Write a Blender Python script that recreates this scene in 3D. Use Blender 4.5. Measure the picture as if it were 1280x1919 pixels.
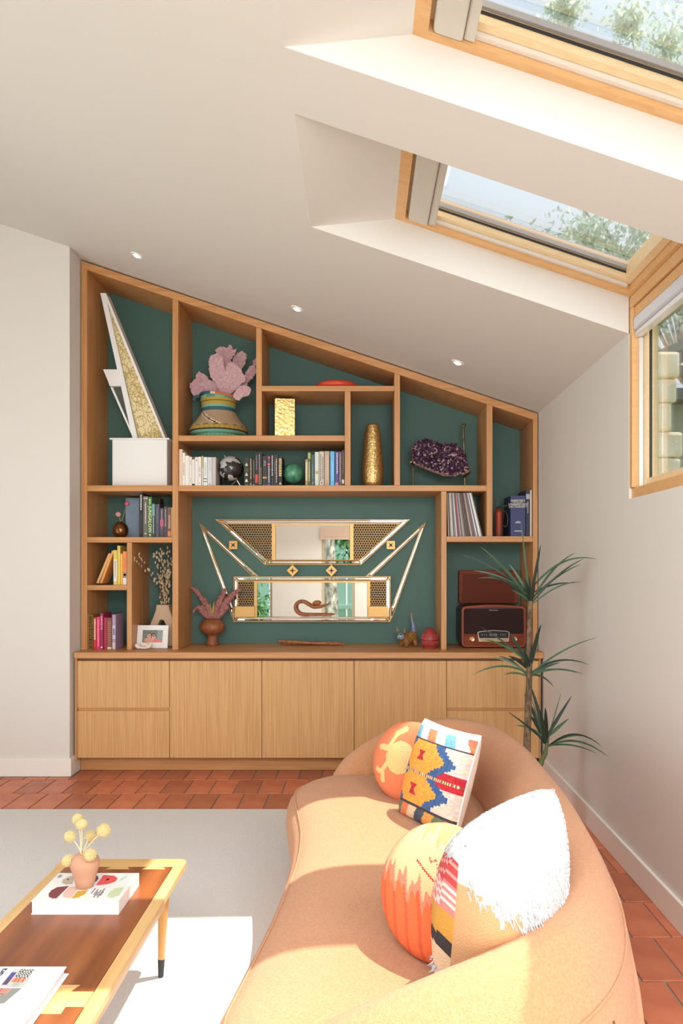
import bpy, math, random
from mathutils import Vector, Matrix, Euler
random.seed(7)
for o in list(bpy.data.objects): bpy.data.objects.remove(o, do_unlink=True)
SC = bpy.context.scene
COL = SC.collection
# ------------------------------------------------------------------ camera
H, F, VX, VY = 1.407, 1350.0, 678.0, 1063.0
cd = bpy.data.cameras.new('camera'); cam = bpy.data.objects.new('camera', cd); COL.objects.link(cam)
cam.location = (0, -5, H); cam.rotation_euler = (math.pi/2, 0, 0)
cd.sensor_fit = 'HORIZONTAL'; cd.sensor_width = 36; cd.lens = 36*F/1280
cd.shift_x = -(VX-640)/1280; cd.shift_y = (VY-959.5)/1280; cd.clip_start = 0.05
SC.camera = cam
# ------------------------------------------------------------------ light
SC.view_settings.view_transform = 'Standard'
try: SC.view_settings.look = 'None'
except Exception: pass
SC.view_settings.gamma = 1.0
SC.view_settings.use_curve_mapping = False
SC.view_settings.exposure = 0.07
SKY_S, SUN_S = 1.5, 7.0
w = bpy.data.worlds.new('sky'); SC.world = w; w.use_nodes = True
nt = w.node_tree; nt.nodes.clear()
out = nt.nodes.new('ShaderNodeOutputWorld'); bg = nt.nodes.new('ShaderNodeBackground')
tc = nt.nodes.new('ShaderNodeTexCoord'); sx = nt.nodes.new('ShaderNodeSeparateXYZ'); rp = nt.nodes.new('ShaderNodeValToRGB')
nt.links.new(tc.outputs['Generated'], sx.inputs[0]); nt.links.new(sx.outputs['Z'], rp.inputs[0]); nt.links.new(rp.outputs[0], bg.inputs[0]); nt.links.new(bg.outputs[0], out.inputs[0])
rp.color_ramp.elements[0].color = (0.86, 0.93, 0.97, 1); rp.color_ramp.elements[1].color = (0.55, 0.78, 0.98, 1)
bg.inputs[1].default_value = SKY_S
sl = bpy.data.lights.new('sun', 'SUN'); so = bpy.data.objects.new('sun', sl); COL.objects.link(so)
sl.energy = SUN_S; sl.angle = math.radians(0.6); sl.color = (1.0, 0.95, 0.87)
so.location = (8, 1, 14); so.rotation_euler = Vector((-1/2.42, -0.125, -1)).to_track_quat('-Z', 'Y').to_euler()
def area(name, loc, d, sx_, sy_, e, c=(.94, .97, 1)):
    l = bpy.data.lights.new(name, 'AREA'); l.shape = 'RECTANGLE'; l.size = sx_; l.size_y = sy_; l.energy = e; l.color = c
    o = bpy.data.objects.new(name, l); COL.objects.link(o); o.location = loc
    o.rotation_euler = Vector(d).to_track_quat('-Z', 'Y').to_euler(); return o
# unseen area lamps added as fill to brighten the room, not window daylight
area('fill_left', (-3.52, -2.7, 1.2), (1, -0.1, 0.75), 2.4, 2.2, 34)
area('fill_right', (1.19, -4.45, 2.15), (-.22, .5, -1), .8, .8, 26)
area('fill_back', (-2.75, -6.92, 1.2), (0.25, 1, 0.5), 1.3, 2.0, 12)
area('fill_side', (0.66, -6.92, 1.2), (0, 1, 0.05), 1.0, 2.1, 80)
area('fill_overhead', (-.2, -5.7, 2.75), (.12, .62, -1), 2.2, 1.2, 112)

# ------------------------------------------------------------------ helpers
def s2l(c): return c/12.92 if c <= .04045 else ((c+.055)/1.055)**2.4
def rgb(r, g, b): return (s2l(r/255), s2l(g/255), s2l(b/255), 1)
def P(px, py, z): return ((px-VX)*z/F, H+(VY-py)*z/F)       # photo pixel at distance z -> X, Z
def PX(px, z): return (px-VX)*z/F
def PZ(py, z): return H+(VY-py)*z/F
def P3(px, py, z): a = P(px, py, z); return Vector((a[0], z-5, a[1]))
MATS = {}
def mat(name, color, rough=.5, metal=0, noise=None, bump=None, spec=None, coat=0, sheen=0, trans=None, emit=0):
    """noise=(scale xyz, amount, colour2); bump=(scale xyz, strength)"""
    if name in MATS: return MATS[name]
    m = bpy.data.materials.new(name); m.use_nodes = True; n = m.node_tree.nodes; L = m.node_tree.links
    b = n['Principled BSDF']; b.inputs['Base Color'].default_value = color; b.inputs['Roughness'].default_value = rough
    b.inputs['Metallic'].default_value = metal
    if spec is not None: b.inputs['Specular IOR Level'].default_value = spec
    b.inputs['Coat Weight'].default_value = coat; b.inputs['Sheen Weight'].default_value = sheen
    if emit: b.inputs['Emission Color'].default_value = color; b.inputs['Emission Strength'].default_value = emit
    t = n.new('ShaderNodeTexCoord')
    def nz(scale, detail=4):
        mp = n.new('ShaderNodeMapping'); mp.inputs['Scale'].default_value = scale
        L.new(t.outputs['Object'], mp.inputs[0]); q = n.new('ShaderNodeTexNoise'); q.inputs['Scale'].default_value = 1; q.inputs['Detail'].default_value = detail
        L.new(mp.outputs[0], q.inputs['Vector']); return q
    if noise:
        q = nz(noise[0]); r = n.new('ShaderNodeValToRGB'); r.color_ramp.elements[0].position = .35; r.color_ramp.elements[1].position = .65
        r.color_ramp.elements[0].color = color; r.color_ramp.elements[1].color = noise[1]
        L.new(q.outputs['Fac'], r.inputs[0]); L.new(r.outputs[0], b.inputs['Base Color'])
    if bump:
        q = nz(bump[0]); u = n.new('ShaderNodeBump'); u.inputs['Strength'].default_value = bump[1]; u.inputs['Distance'].default_value = .01
        L.new(q.outputs['Fac'], u.inputs['Height']); L.new(u.outputs[0], b.inputs['Normal'])
    MATS[name] = m; return m
def flat(r, g, b_, rough=.6, metal=0):
    return mat('c_%d_%d_%d_%g_%g' % (r, g, b_, rough, metal), rgb(r, g, b_), rough, metal)
def vmat(name, rough=.8, metal=0, bump=None, sheen=0):
    m = mat(name, (1, 1, 1, 1), rough, metal, bump=bump, sheen=sheen); n = m.node_tree.nodes
    a = n.new('ShaderNodeVertexColor'); a.layer_name = 'Col'
    m.node_tree.links.new(a.outputs[0], n['Principled BSDF'].inputs['Base Color']); return m
def wood(name, c1, c2, axis, rough=.42, fine=1.0):
    s = {'x': (2.2, 55*fine, 55*fine), 'y': (55*fine, 2.2, 55*fine), 'z': (55*fine, 55*fine, 2.2)}[axis]
    return mat(name, c1, rough, noise=(s, c2), bump=((s[0]*2, s[1]*2, s[2]*2), .06))
def glassmat(name, tint=(1, 1, 1, 1), refl=.6):
    m = bpy.data.materials.new(name); m.use_nodes = True; n = m.node_tree.nodes; L = m.node_tree.links; n.clear()
    o = n.new('ShaderNodeOutputMaterial'); mx = n.new('ShaderNodeMixShader'); t = n.new('ShaderNodeBsdfTransparent'); g = n.new('ShaderNodeBsdfGlossy')
    f = n.new('ShaderNodeFresnel'); f.inputs[0].default_value = 1.45; k = n.new('ShaderNodeMath'); k.operation = 'MULTIPLY'; k.inputs[1].default_value = refl
    t.inputs[0].default_value = tint; g.inputs['Roughness'].default_value = .01
    L.new(f.outputs[0], k.inputs[0]); L.new(k.outputs[0], mx.inputs[0]); L.new(t.outputs[0], mx.inputs[1]); L.new(g.outputs[0], mx.inputs[2]); L.new(mx.outputs[0], o.inputs[0])
    return m

class MB:
    def __init__(s): s.V = []; s.F = []; s.C = []
    def _f(s, f, c=None): s.F.append(f); s.C.append(c)
    def box(s, x0, x1, y0, y1, z0, z1, c=None):
        b = len(s.V); s.V += [Vector((x, y, z)) for z in (z0, z1) for y in (y0, y1) for x in (x0, x1)]
        for f in ((0, 2, 3, 1), (4, 5, 7, 6), (0, 1, 5, 4), (2, 6, 7, 3), (0, 4, 6, 2), (1, 3, 7, 5)): s._f([b+i for i in f], c)
        return s
    def hexa(s, v, c=None):   # 8 corners in box() order
        b = len(s.V); s.V += [Vector(p) for p in v]
        for f in ((0, 2, 3, 1), (4, 5, 7, 6), (0, 1, 5, 4), (2, 6, 7, 3), (0, 4, 6, 2), (1, 3, 7, 5)): s._f([b+i for i in f], c)
        return s
    def prism(s, poly, y0, y1, c=None, axis='y', side=None):
        n = len(poly); b = len(s.V)
        def mk(p, t): return Vector((p[0], t, p[1])) if axis == 'y' else (Vector((p[0], p[1], t)) if axis == 'z' else Vector((t, p[0], p[1])))
        s.V += [mk(p, y0) for p in poly] + [mk(p, y1) for p in poly]
        s._f(list(range(b, b+n)), c); s._f(list(range(b+2*n-1, b+n-1, -1)), c)
        for i in range(n): j = (i+1) % n; s._f([b+j, b+i, b+n+i, b+n+j], side or c)
        return s
    def rings(s, R, cap=True, closed=False, cf=None):
        b = len(s.V); n = len(R[0]); m = len(R)
        for r in R: s.V += [Vector(p) for p in r]
        for i in range(m if closed else m-1):
            i2 = (i+1) % m
            for j in range(n):
                k = (j+1) % n; s._f([b+i*n+j, b+i*n+k, b+i2*n+k, b+i2*n+j], cf(i, j) if cf else None)
        if cap and not closed:
            s._f([b+n-1-j for j in range(n)], cf(0, 0) if cf else None); s._f([b+(m-1)*n+j for j in range(n)], cf(m-2, 0) if cf else None)
        return s
    def lathe(s, prof, c, n=28, cf=None, wob=None):
        R = []
        for i, (r, z) in enumerate(prof):
            R.append([(c[0]+r*(1 if not wob else wob(i, j))*math.cos(2*math.pi*j/n), c[1]+r*(1 if not wob else wob(i, j))*math.sin(2*math.pi*j/n), c[2]+z) for j in range(n)])
        return s.rings(R, True, False, cf)
    def tube(s, pts, rad, n=8, cf=None, flat=1.0):
        pts = [Vector(p) for p in pts]; m = len(pts)
        if not hasattr(rad, '__len__'): rad = [rad]*m
        up = Vector((.13, .31, .94)).normalized(); R = []; a = None
        for i, p in enumerate(pts):
            d = (pts[min(i+1, m-1)]-pts[max(i-1, 0)]).normalized()
            if a is None:
                a = d.cross(up)
                if a.length < .05: a = d.cross(Vector((1, 0, 0)))
            a = (a-d*a.dot(d)).normalized(); b = d.cross(a)
            R.append([p+(a*math.cos(2*math.pi*j/n)+b*math.sin(2*math.pi*j/n)*flat)*rad[i] for j in range(n)])
        return s.rings(R, True, False, cf)
    def ball(s, c, r, n=12, m=8, cf=None, sq=(1, 1, 1), jit=0):
        R = []
        for i in range(m+1):
            a = math.pi*i/m; a = min(max(a, .08), math.pi-.08)
            R.append([(c[0]+r*sq[0]*math.sin(a)*math.cos(2*math.pi*j/n)*(1+random.uniform(-jit, jit)), c[1]+r*sq[1]*math.sin(a)*math.sin(2*math.pi*j/n)*(1+random.uniform(-jit, jit)), c[2]-r*sq[2]*math.cos(a)) for j in range(n)])
        return s.rings(R, True, False, cf)
    def cone(s, p, d, r, h, n=5, c=None):
        p = Vector(p); d = Vector(d).normalized(); a = d.cross(Vector((.2, .5, .8))).normalized(); b = d.cross(a); k = len(s.V)
        t0 = random.random()*6
        s.V += [p+(a*math.cos(t0+2*math.pi*j/n)+b*math.sin(t0+2*math.pi*j/n))*r for j in range(n)] + [p+d*h]
        for j in range(n): s._f([k+j, k+(j+1) % n, k+n], c)
        return s
    def join(s, o):
        b = len(s.V); s.V += o.V
        for f, c in zip(o.F, o.C): s._f([b+i for i in f], c)
        return s
    def xf(s, M): s.V = [M @ v for v in s.V]; return s
WO = {}
def props(o, label=None, cat=None, group=None, kind=None):
    if label: o['label'] = label
    if cat: o['category'] = cat
    if group: o['group'] = group
    if kind: o['kind'] = kind
    return o
def thing(name, label, cat, loc, group=None):
    o = bpy.data.objects.new(name, None); COL.objects.link(o); o.location = loc; o.empty_display_size = .05
    WO[o] = Vector(loc); return props(o, label, cat, group)
def add(name, mb, m, parent=None, label=None, cat=None, group=None, kind=None, loc=None, smooth=False, bevel=0, seg=2, subd=0, ang=40):
    if parent is not None: org = WO[parent]
    elif loc is not None: org = Vector(loc)
    else:
        lo = [min(v[i] for v in mb.V) for i in range(3)]; hi = [max(v[i] for v in mb.V) for i in range(3)]
        org = Vector(((lo[0]+hi[0])/2, (lo[1]+hi[1])/2, lo[2]))
    me = bpy.data.meshes.new(name); me.from_pydata([v-org for v in mb.V], [], mb.F); me.update()
    me.materials.append(m)
    if any(c is not None for c in mb.C):
        at = me.color_attributes.new('Col', 'FLOAT_COLOR', 'CORNER')
        for p, c in zip(me.polygons, mb.C):
            for li in p.loop_indices: at.data[li].color = c or (1, 1, 1, 1)
    o = bpy.data.objects.new(name, me); COL.objects.link(o)
    WO[o] = org
    if parent is not None: o.parent = parent
    else: o.location = org
    if smooth:
        me.polygons.foreach_set('use_smooth', [True]*len(me.polygons))
        if smooth == 'a': me.set_sharp_from_angle(angle=math.radians(ang))
    if bevel:
        bm_ = o.modifiers.new('bevel', 'BEVEL'); bm_.width = bevel; bm_.segments = seg; bm_.limit_method = 'ANGLE'; bm_.harden_normals = False
    if subd:
        sb = o.modifiers.new('subd', 'SUBSURF'); sb.levels = subd; sb.render_levels = subd
    return props(o, label, cat, group, kind)
def struct(name, mb, m, parent=None, **k): return add(name, mb, m, parent, kind='structure', **k)
def spline(pts, n):
    """Catmull-Rom through pts (tuples of any length), n samples per span"""
    o = []; m = len(pts)
    for i in range(m-1):
        p0, p1, p2, p3 = pts[max(i-1, 0)], pts[i], pts[i+1], pts[min(i+2, m-1)]
        for k in range(n):
            t = k/n
            o.append(tuple(.5*((2*b)+(-a+c)*t+(2*a-5*b+4*c-d)*t*t+(-a+3*b-3*c+d)*t**3) for a, b, c, d in zip(p0, p1, p2, p3)))
    o.append(tuple(pts[-1])); return o
def text_mb(txt, size, M, ext=.0006, align='CENTER'):
    cu = bpy.data.curves.new('t', 'FONT'); cu.body = txt; cu.size = size; cu.extrude = ext; cu.align_x = align; cu.align_y = 'CENTER'; cu.resolution_u = 2
    o = bpy.data.objects.new('t', cu); COL.objects.link(o)
    me = bpy.data.meshes.new_from_object(o.evaluated_get(bpy.context.evaluated_depsgraph_get()))
    mb = MB(); mb.V = [M @ v.co for v in me.vertices]
    for p in me.polygons: mb._f(list(p.vertices))
    bpy.data.objects.remove(o); bpy.data.curves.remove(cu); bpy.data.meshes.remove(me); return mb
def M_face(p):            # text standing upright, facing -Y
    return Matrix.Translation(p) @ Euler((math.pi/2, 0, 0)).to_matrix().to_4x4()
def M_spine(p):           # text reading downwards on a spine facing -Y
    return Matrix.Translation(p) @ Euler((math.pi/2, math.pi/2, 0)).to_matrix().to_4x4()

# ------------------------------------------------------------------ materials
OAK1, OAK2 = rgb(206, 150, 94), rgb(190, 132, 78)
OAKx = wood('oak_x', OAK1, OAK2, 'x'); OAKz = wood('oak_z', OAK1, OAK2, 'z')
VEN = wood('oak_veneer', rgb(214, 168, 112), rgb(198, 148, 92), 'z', .45, 2.0)
PINE = wood('pine', rgb(226, 178, 124), rgb(218, 166, 108), 'x', .4)
PINEP = wood('pine_pale', rgb(240, 214, 170), rgb(234, 202, 152), 'x', .4)
PLAST = mat('plaster', rgb(222, 216, 208), .85, bump=((9, 9, 9), .02))
PAINT = mat('white_paint', rgb(240, 235, 226), .35)
GREEN = mat('green_paint', rgb(72, 106, 96), .6, bump=((40, 40, 40), .03))
GOLD = mat('brushed_gold', rgb(204, 162, 100), .42, .6)
GOLDL = mat('gold_leaf', rgb(196, 156, 82), .32, .9, noise=((60, 60, 60), rgb(236, 214, 150)), bump=((50, 50, 50), .35))
MIRR = mat('mirror_glass', (.93, .92, .89, 1), .012, 1)
BLACK = flat(22, 20, 20, .6)
WHITE = flat(240, 238, 234, .5)
PAPER = mat('paper', rgb(236, 228, 210), .8)
GLASS = glassmat('window_glass')
VC = vmat('printed', .6)
def leafmat(name):
    m = bpy.data.materials.new(name); m.use_nodes = True; n = m.node_tree.nodes; L = m.node_tree.links; n.clear()
    o = n.new('ShaderNodeOutputMaterial'); mx = n.new('ShaderNodeMixShader'); a = n.new('ShaderNodeBsdfDiffuse'); b = n.new('ShaderNodeBsdfTranslucent')
    c = n.new('ShaderNodeVertexColor'); c.layer_name = 'Col'; mx.inputs[0].default_value = .65
    for q in (a, b): L.new(c.outputs[0], q.inputs[0])
    L.new(a.outputs[0], mx.inputs[1]); L.new(b.outputs[0], mx.inputs[2]); L.new(mx.outputs[0], o.inputs[0]); return m
# ------------------------------------------------------------------ setting
XW, AC, AF, SL = 1.235, 1.495, 1.663, 0.336          # right wall, ceiling, skylight frame, slope
YF, YB = .03, .452                                    # bookcase front and back planes
def CZ(x, a=AC): return H+a-SL*x
XL, YBK = -3.6, -7.0
floor_ = struct('floor', MB().box(XL-.2, 1.4, YBK-.2, .6, -.06, -.006), mat('grout', rgb(150, 138, 124), .9, bump=((80, 80, 80), .1)), loc=(0, 0, -.06))
TILE = mat('terracotta', rgb(190, 106, 74), .42, noise=((7, 7, 7), rgb(208, 124, 90)), bump=((30, 30, 30), .05))
n_ = TILE.node_tree.nodes; oi = n_.new('ShaderNodeObjectInfo'); hs = n_.new('ShaderNodeHueSaturation'); mr = n_.new('ShaderNodeMapRange')
mr.inputs[3].default_value = .78; mr.inputs[4].default_value = 1.18
bs = n_['Principled BSDF']; src = bs.inputs['Base Color'].links[0].from_socket
TILE.node_tree.links.new(oi.outputs['Random'], mr.inputs[0]); TILE.node_tree.links.new(mr.outputs[0], hs.inputs['Value']); TILE.node_tree.links.new(src, hs.inputs['Color']); TILE.node_tree.links.new(hs.outputs[0], bs.inputs['Base Color'])
tw, td = .1525, .2906
tile_me = None; ntile = 0
def put_tile(x, y, sxx=1, syy=1):
    global tile_me, ntile
    if tile_me is None:
        o = add('tile', MB().box(-tw/2+.0045, tw/2-.0045, -td/2+.005, td/2-.005, -.012, 0), TILE, loc=(0, 0, 0), bevel=.0025)
        tile_me = o
    else:
        o = tile_me.copy(); COL.objects.link(o)
    o.parent = floor_; o.location = Vector((x, y, random.uniform(-.0006, .0006)))-WO[floor_]; o.scale = (sxx, syy, 1); ntile += 1
for r in range(-1, 14):
    yc = 4.773-5-td*(r+.5)
    xs = -1.869+(0 if r % 2 == 0 else tw/2)
    for i in range(-12, 24):
        x = xs+tw*(i+.5)
        lo, hi = x-tw/2, x+tw/2
        if hi > 1.225: hi = 1.225
        if hi-lo < .03: continue
        if r <= 2 and (lo < -3.2): continue
        if r > 2 and lo < .55: continue
        if r == -1 and (lo < -1.97 and yc+td/2 > -.16):
            y0, y1 = yc-td/2, -.165
            if lo > -2.05: continue
            put_tile(x, (y0+y1)/2, 1, (y1-y0)/td); continue
        if r == -1:
            y0, y1 = yc-td/2, -.002
            put_tile((lo+hi)/2, (y0+y1)/2, (hi-lo)/tw, (y1-y0)/td); continue
        put_tile((lo+hi)/2, yc, (hi-lo)/tw, 1)
# left return wall beside the bookcase, walls of the room
ROOF = 1.83
def wallpoly(x0, x1, y0, y1, zb=0): # vertical slab up to the sloping ceiling
    v = []
    for lvl in (0, 1):
        for y in (y0, y1):
            for x in (x0, x1): v.append((x, y, zb if lvl == 0 else CZ(x)+.02))
    return v
struct('wall_front', MB().hexa(wallpoly(XL-.2, -1.968, -.148, .60)), PLAST)
struct('wall_back_of_bookcase', MB().hexa(wallpoly(-1.968, 1.40, .482, .60)), PLAST)
bb = MB().box(XL, -1.966, -.163, -.148, 0, .122); bb.box(-1.968, -1.953, -.163, .0, 0, .122)
struct('baseboard_front', bb, PAINT, bevel=.003)
struct('baseboard_right', MB().box(XW-.016, XW, YBK+.02, -.03, 0, .118), PAINT, bevel=.003)
sk = [(3.330, 2.499), (2.179, 1.348), (1.028, .197)]     # skylights: far and near edge distance
# right wall: below the windows, and piers between
SILL = 1.722
wr = MB().box(XW, XW+.13, YBK-.2, .55, 0, SILL)
edges = [5.6]+[e for s_ in sk for e in s_]+[YBK+4.8]
for i in range(0, len(edges), 2): wr.box(XW, XW+.13, edges[i+1]-5, edges[i]-5, SILL, CZ(XW)+.2)
struct('wall_right', wr, PLAST)
# far wall behind the camera with two garden doors
def backopen(x0, x1, z1):
    return (x0, x1, z1)
ops = [(-2.9, -1.60, 2.1), (-.72, -.124, 2.0)]
wb = MB(); xs_ = [XL-.2]
for x0, x1, z1 in ops:
    wb.hexa(wallpoly(xs_[-1], x0, YBK-.2, YBK)); wb.hexa(wallpoly(x0, x1, YBK-.2, YBK, z1)); xs_.append(x1)
wb.hexa(wallpoly(xs_[-1], 1.40, YBK-.2, YBK)); struct('wall_back', wb, PLAST)
wl = MB()
for y0, y1, zb in ((YBK-.2, -5.8, 0), (-5.8, -1.4, 2.45), (-1.4, .6, 0)): wl.box(XL-.2, XL, y0, y1, zb, CZ(XL)+.02)
struct('wall_left', wl, PLAST)
# ceiling with the skylight shafts
cm = MB()
def slab(x0, x1, y0, y1):
    v = []
    for a in (AC, ROOF):
        for y in (y0, y1):
            for x in (x0, x1): v.append((x, y, CZ(x, a)))
    cm.hexa(v)
XS0, XS1 = -.234, .153
slab(XL-.2, XS0, YBK-.2, .6)
for i in range(0, len(edges), 2): slab(XS0, 1.62 if 0 else XW+.13, max(edges[i+1]-5, YBK-.2), min(edges[i]-5, .6))
for a, b in sk:
    cm.prism([(XS0, CZ(XS0)), (XS1, CZ(XS1, AF)), (XS1, CZ(XS1, ROOF)), (XS0, CZ(XS0, ROOF))], b-5, a-5)
struct('ceiling', cm, PLAST)
# eave and gutter outside
ev = MB()
v = []
for a in (1.70, 1.80):
    for y in (-7.2, .6):
        for x in (XW+.14, 1.50): v.append((x, y, CZ(x, a)+.02))
ev.hexa(v)
struct('trim_1', ev, flat(150, 158, 150, .6))
# skylights
def rbox(mb, x0, x1, z0, z1, a0, a1):
    v = []
    for a in (a0, a1):
        for y in (z0-5, z1-5):
            for x in (x0, x1): v.append((x, y, CZ(x, a)))
    return mb.hexa(v)
RAIL = mat('blind_rail', rgb(232, 232, 232), .25, .35); GREY = mat('blind_cassette', rgb(206, 198, 186), .4)
GASK = mat('gasket', rgb(172, 164, 158), .35, .2); DARK = flat(40, 38, 38, .5)
nwin = 0
for far, near in sk:
    nwin += 1
    w0 = struct('window_%d' % nwin, rbox(rbox(rbox(rbox(MB(), XS1, XW+.10, far-.034, far, AF, 1.80), XS1, XW+.10, near, near+.034, AF, 1.80),
         XS1, XS1+.045, near+.034, far-.034, AF, 1.80), XW-.012, XW+.10, near+.034, far-.034, AF, 1.80), PINE)
    s_ = MB(); f2, n2 = far-.036, near+.036; xa, xb = XS1+.047, XW-.014
    rbox(s_, xa, xb, f2-.05, f2, 1.70, 1.764); rbox(s_, xa, xb, n2, n2+.018, 1.70, 1.764)
    rbox(s_, xa, xa+.06, n2+.018, f2-.05, 1.70, 1.764); rbox(s_, xb-.032, xb, n2+.018, f2-.05, 1.70, 1.764)
    struct('sash', s_, PINEP, w0)
    for zz in ((f2-.016, f2+.0005), (n2-.0005, n2+.016)):
        struct('blind_rail', rbox(MB(), xa+.05, xb-.012, zz[0], zz[1], 1.684, 1.699), RAIL, w0)
    gk = MB(); f3, n3 = f2-.05, n2+.018
    rbox(gk, xa+.06, xb-.032, f3-.014, f3, 1.738, 1.757); rbox(gk, xa+.06, xb-.032, n3, n3+.008, 1.738, 1.757)
    struct('gasket', gk, GASK, w0)
    gk = MB(); rbox(gk, xa+.06, xb-.032, f3-.004, f3-.0002, 1.724, 1.733); struct('seal', gk, DARK, w0)
    struct('glass', rbox(MB(), xa+.055, xb-.03, n3, f3, 1.7575, 1.7635), GLASS, w0)
    bl = MB(); rbox(bl, xa+.012, xa+.10, n2+.004, f2-.002, 1.655, 1.698)
    c_ = struct('blind_cassette', bl, GREY, w0, bevel=.012, seg=3)
    bl = MB(); rbox(bl, xa+.102, xa+.135, n2+.004, f2-.002, 1.668, 1.694); struct('blind_bar', bl, GREY, w0, bevel=.006)
    # vertical window under it
    nwin += 1
    y0, y1 = near-5, far-5; zt = CZ(XW, AF)
    fr = MB().box(XW+.012, XW+.11, y0, y1, SILL, SILL+.05)
    fr.box(XW+.002, XW+.11, y1-.035, y1, SILL+.0505, zt-.056); fr.box(XW+.002, XW+.11, y0, y0+.035, SILL+.0505, zt-.056)
    fr.box(XW+.001, XW+.11, y0+.001, y1-.001, zt-.055, zt-.004); fr.box(XW+.012, XW+.11, y0+.0355, y1-.0355, zt-.105, zt-.058)
    w1 = struct('window_%d' % nwin, fr, PINE, bevel=.003)
    ss = MB().box(XW+.05, XW+.10, y1-.087, y1-.037, SILL+.052, zt-.107).box(XW+.05, XW+.10, y0+.037, y0+.087, SILL+.052, zt-.107)
    ss.box(XW+.05, XW+.10, y0+.087, y1-.087, SILL+.052, SILL+.085).box(XW+.05, XW+.10, y0+.087, y1-.087, zt-.15, zt-.107)
    struct('sash', ss, PINEP, w1)
    struct('gasket', MB().box(XW+.06, XW+.07, y1-.094, y1-.0875, SILL+.086, zt-.151), DARK, w1)
    struct('glass', MB().box(XW+.078, XW+.084, y0+.087, y1-.087, SILL+.085, zt-.15), GLASS, w1)
    struct('blind_rail', MB().box(XW+.030, XW+.048, y1-.048, y1-.0365, SILL+.052, zt-.20), RAIL, w1)
    struct('blind_rail', MB().box(XW+.030, XW+.048, y0+.0365, y0+.048, SILL+.052, zt-.20), RAIL, w1)
    struct('blind_cassette', MB().box(XW+.004, XW+.049, y0+.037, y1-.037, zt-.17, zt-.107), mat('blind_white', rgb(214, 216, 222), .3, .2), w1, bevel=.012, seg=3)
    struct('blind_bar', MB().box(XW+.012, XW+.046, y0+.037, y1-.037, zt-.198, zt-.172), RAIL, w1, bevel=.004)
# downlights
for i, (px, py, lb) in enumerate(((257, 478, 'round white recessed ceiling spotlight above the left end of the bookcase'), (557, 578, 'round white recessed ceiling spotlight above the middle of the bookcase'), (858, 679, 'round white recessed ceiling spotlight above the right end of the bookcase'))):
    k = AC/((VY-py)+SL*(px-VX)); z = k*F; x = (px-VX)*k
    t = thing('downlight', lb, 'light', (x, z-5, CZ(x)), 'ceiling spotlights')
    M = Matrix.Translation((x, z-5, CZ(x)-.0005)) @ Euler((0, math.atan(SL), 0)).to_matrix().to_4x4()
    add('trim_ring', MB().lathe([(.024, .0), (.026, -.006), (.040, -.006), (.043, 0)], (0, 0, 0), 24).xf(M), PAINT, t, smooth='a')
    add('bulb', MB().ball((0, 0, -.006), .019, 12, 8, sq=(1, 1, .5)).xf(M), mat('lamp_glow', (1, .95, .85, 1), .3, emit=3.0), t, smooth=True)
# garden doors behind the camera (seen in the mirror)
dn = 0
for (x0, x1, z1) in ops:
    dn += 1
    d = struct('door_%d' % dn, MB().box(x0, x0+.05, YBK-.14, YBK-.06, 0, z1).box(x1-.05, x1, YBK-.14, YBK-.06, 0, z1).box(x0+.05, x1-.05, YBK-.14, YBK-.06, z1-.05, z1).box(x0+.05, x1-.05, YBK-.14, YBK-.06, 0, .06), flat(196, 178, 150, .5))
    struct('glass', MB().box(x0+.05, x1-.05, YBK-.103, YBK-.097, .06, z1-.05), GLASS, d)
dn += 1  # unseen glass door added in the left wall to let in more light
d = struct('door_%d' % dn, MB().box(XL-.14, XL-.06, -5.8, -5.74, 0, 2.45).box(XL-.14, XL-.06, -1.46, -1.4, 0, 2.45).box(XL-.14, XL-.06, -3.63, -3.57, 0, 2.39).box(XL-.14, XL-.06, -5.74, -1.46, 2.39, 2.45), flat(60, 60, 60, .5))
struct('glass', MB().box(XL-.103, XL-.097, -5.74, -1.46, 0, 2.39), GLASS, d)
# roman blind over the back door
add('roman_blind', MB().box(-.74, -.10, YBK+.002, YBK+.03, 1.93, 2.12).box(-.74, -.10, YBK+.002, YBK+.04, 1.90, 1.945), flat(214, 190, 170, .9), label='beige roman blind drawn up over the garden door behind', cat='blind', bevel=.004)
# ------------------------------------------------------------------ outdoors
GR = mat('garden_ground', rgb(150, 150, 110), .95, noise=((3, 3, 3), rgb(110, 130, 80)))
gm = MB().box(1.41, 16, -16, 16, -.12, -.08); gm.box(-16, 1.41, -16, YBK-.22, -.12, -.08); gm.box(-16, XL-.22, YBK-.22, 16, -.12, -.08)
struct('ground', gm, GR)
LEAF = leafmat('leaves'); BARK = mat('bark', rgb(226, 220, 210), .9, noise=((14, 14, 5), rgb(130, 122, 112)), bump=((24, 24, 6), .8))
def leafcloud(centers, n, size, cols, seed):
    rr = random.Random(seed); mb = MB()
    for i in range(n):
        c = rr.choice(centers); d = Vector((rr.gauss(0, 1), rr.gauss(0, 1), rr.gauss(0, 1))).normalized()*c[3]*min(1.5, abs(rr.gauss(0, .72)))
        p = Vector(c[:3])+d; a = Vector((rr.gauss(0, 1), rr.gauss(0, 1), rr.gauss(0, 1))).normalized(); b = a.cross(Vector((rr.gauss(0, 1), rr.gauss(0, 1), rr.gauss(0, 1)))).normalized()
        s = size*rr.uniform(.6, 1.3); k = len(mb.V)
        mb.V += [p-a*s, p+b*s*.38, p+a*s, p-b*s*.38]; mb._f([k, k+1, k+2, k+3], rr.choice(cols))
    return mb
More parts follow.
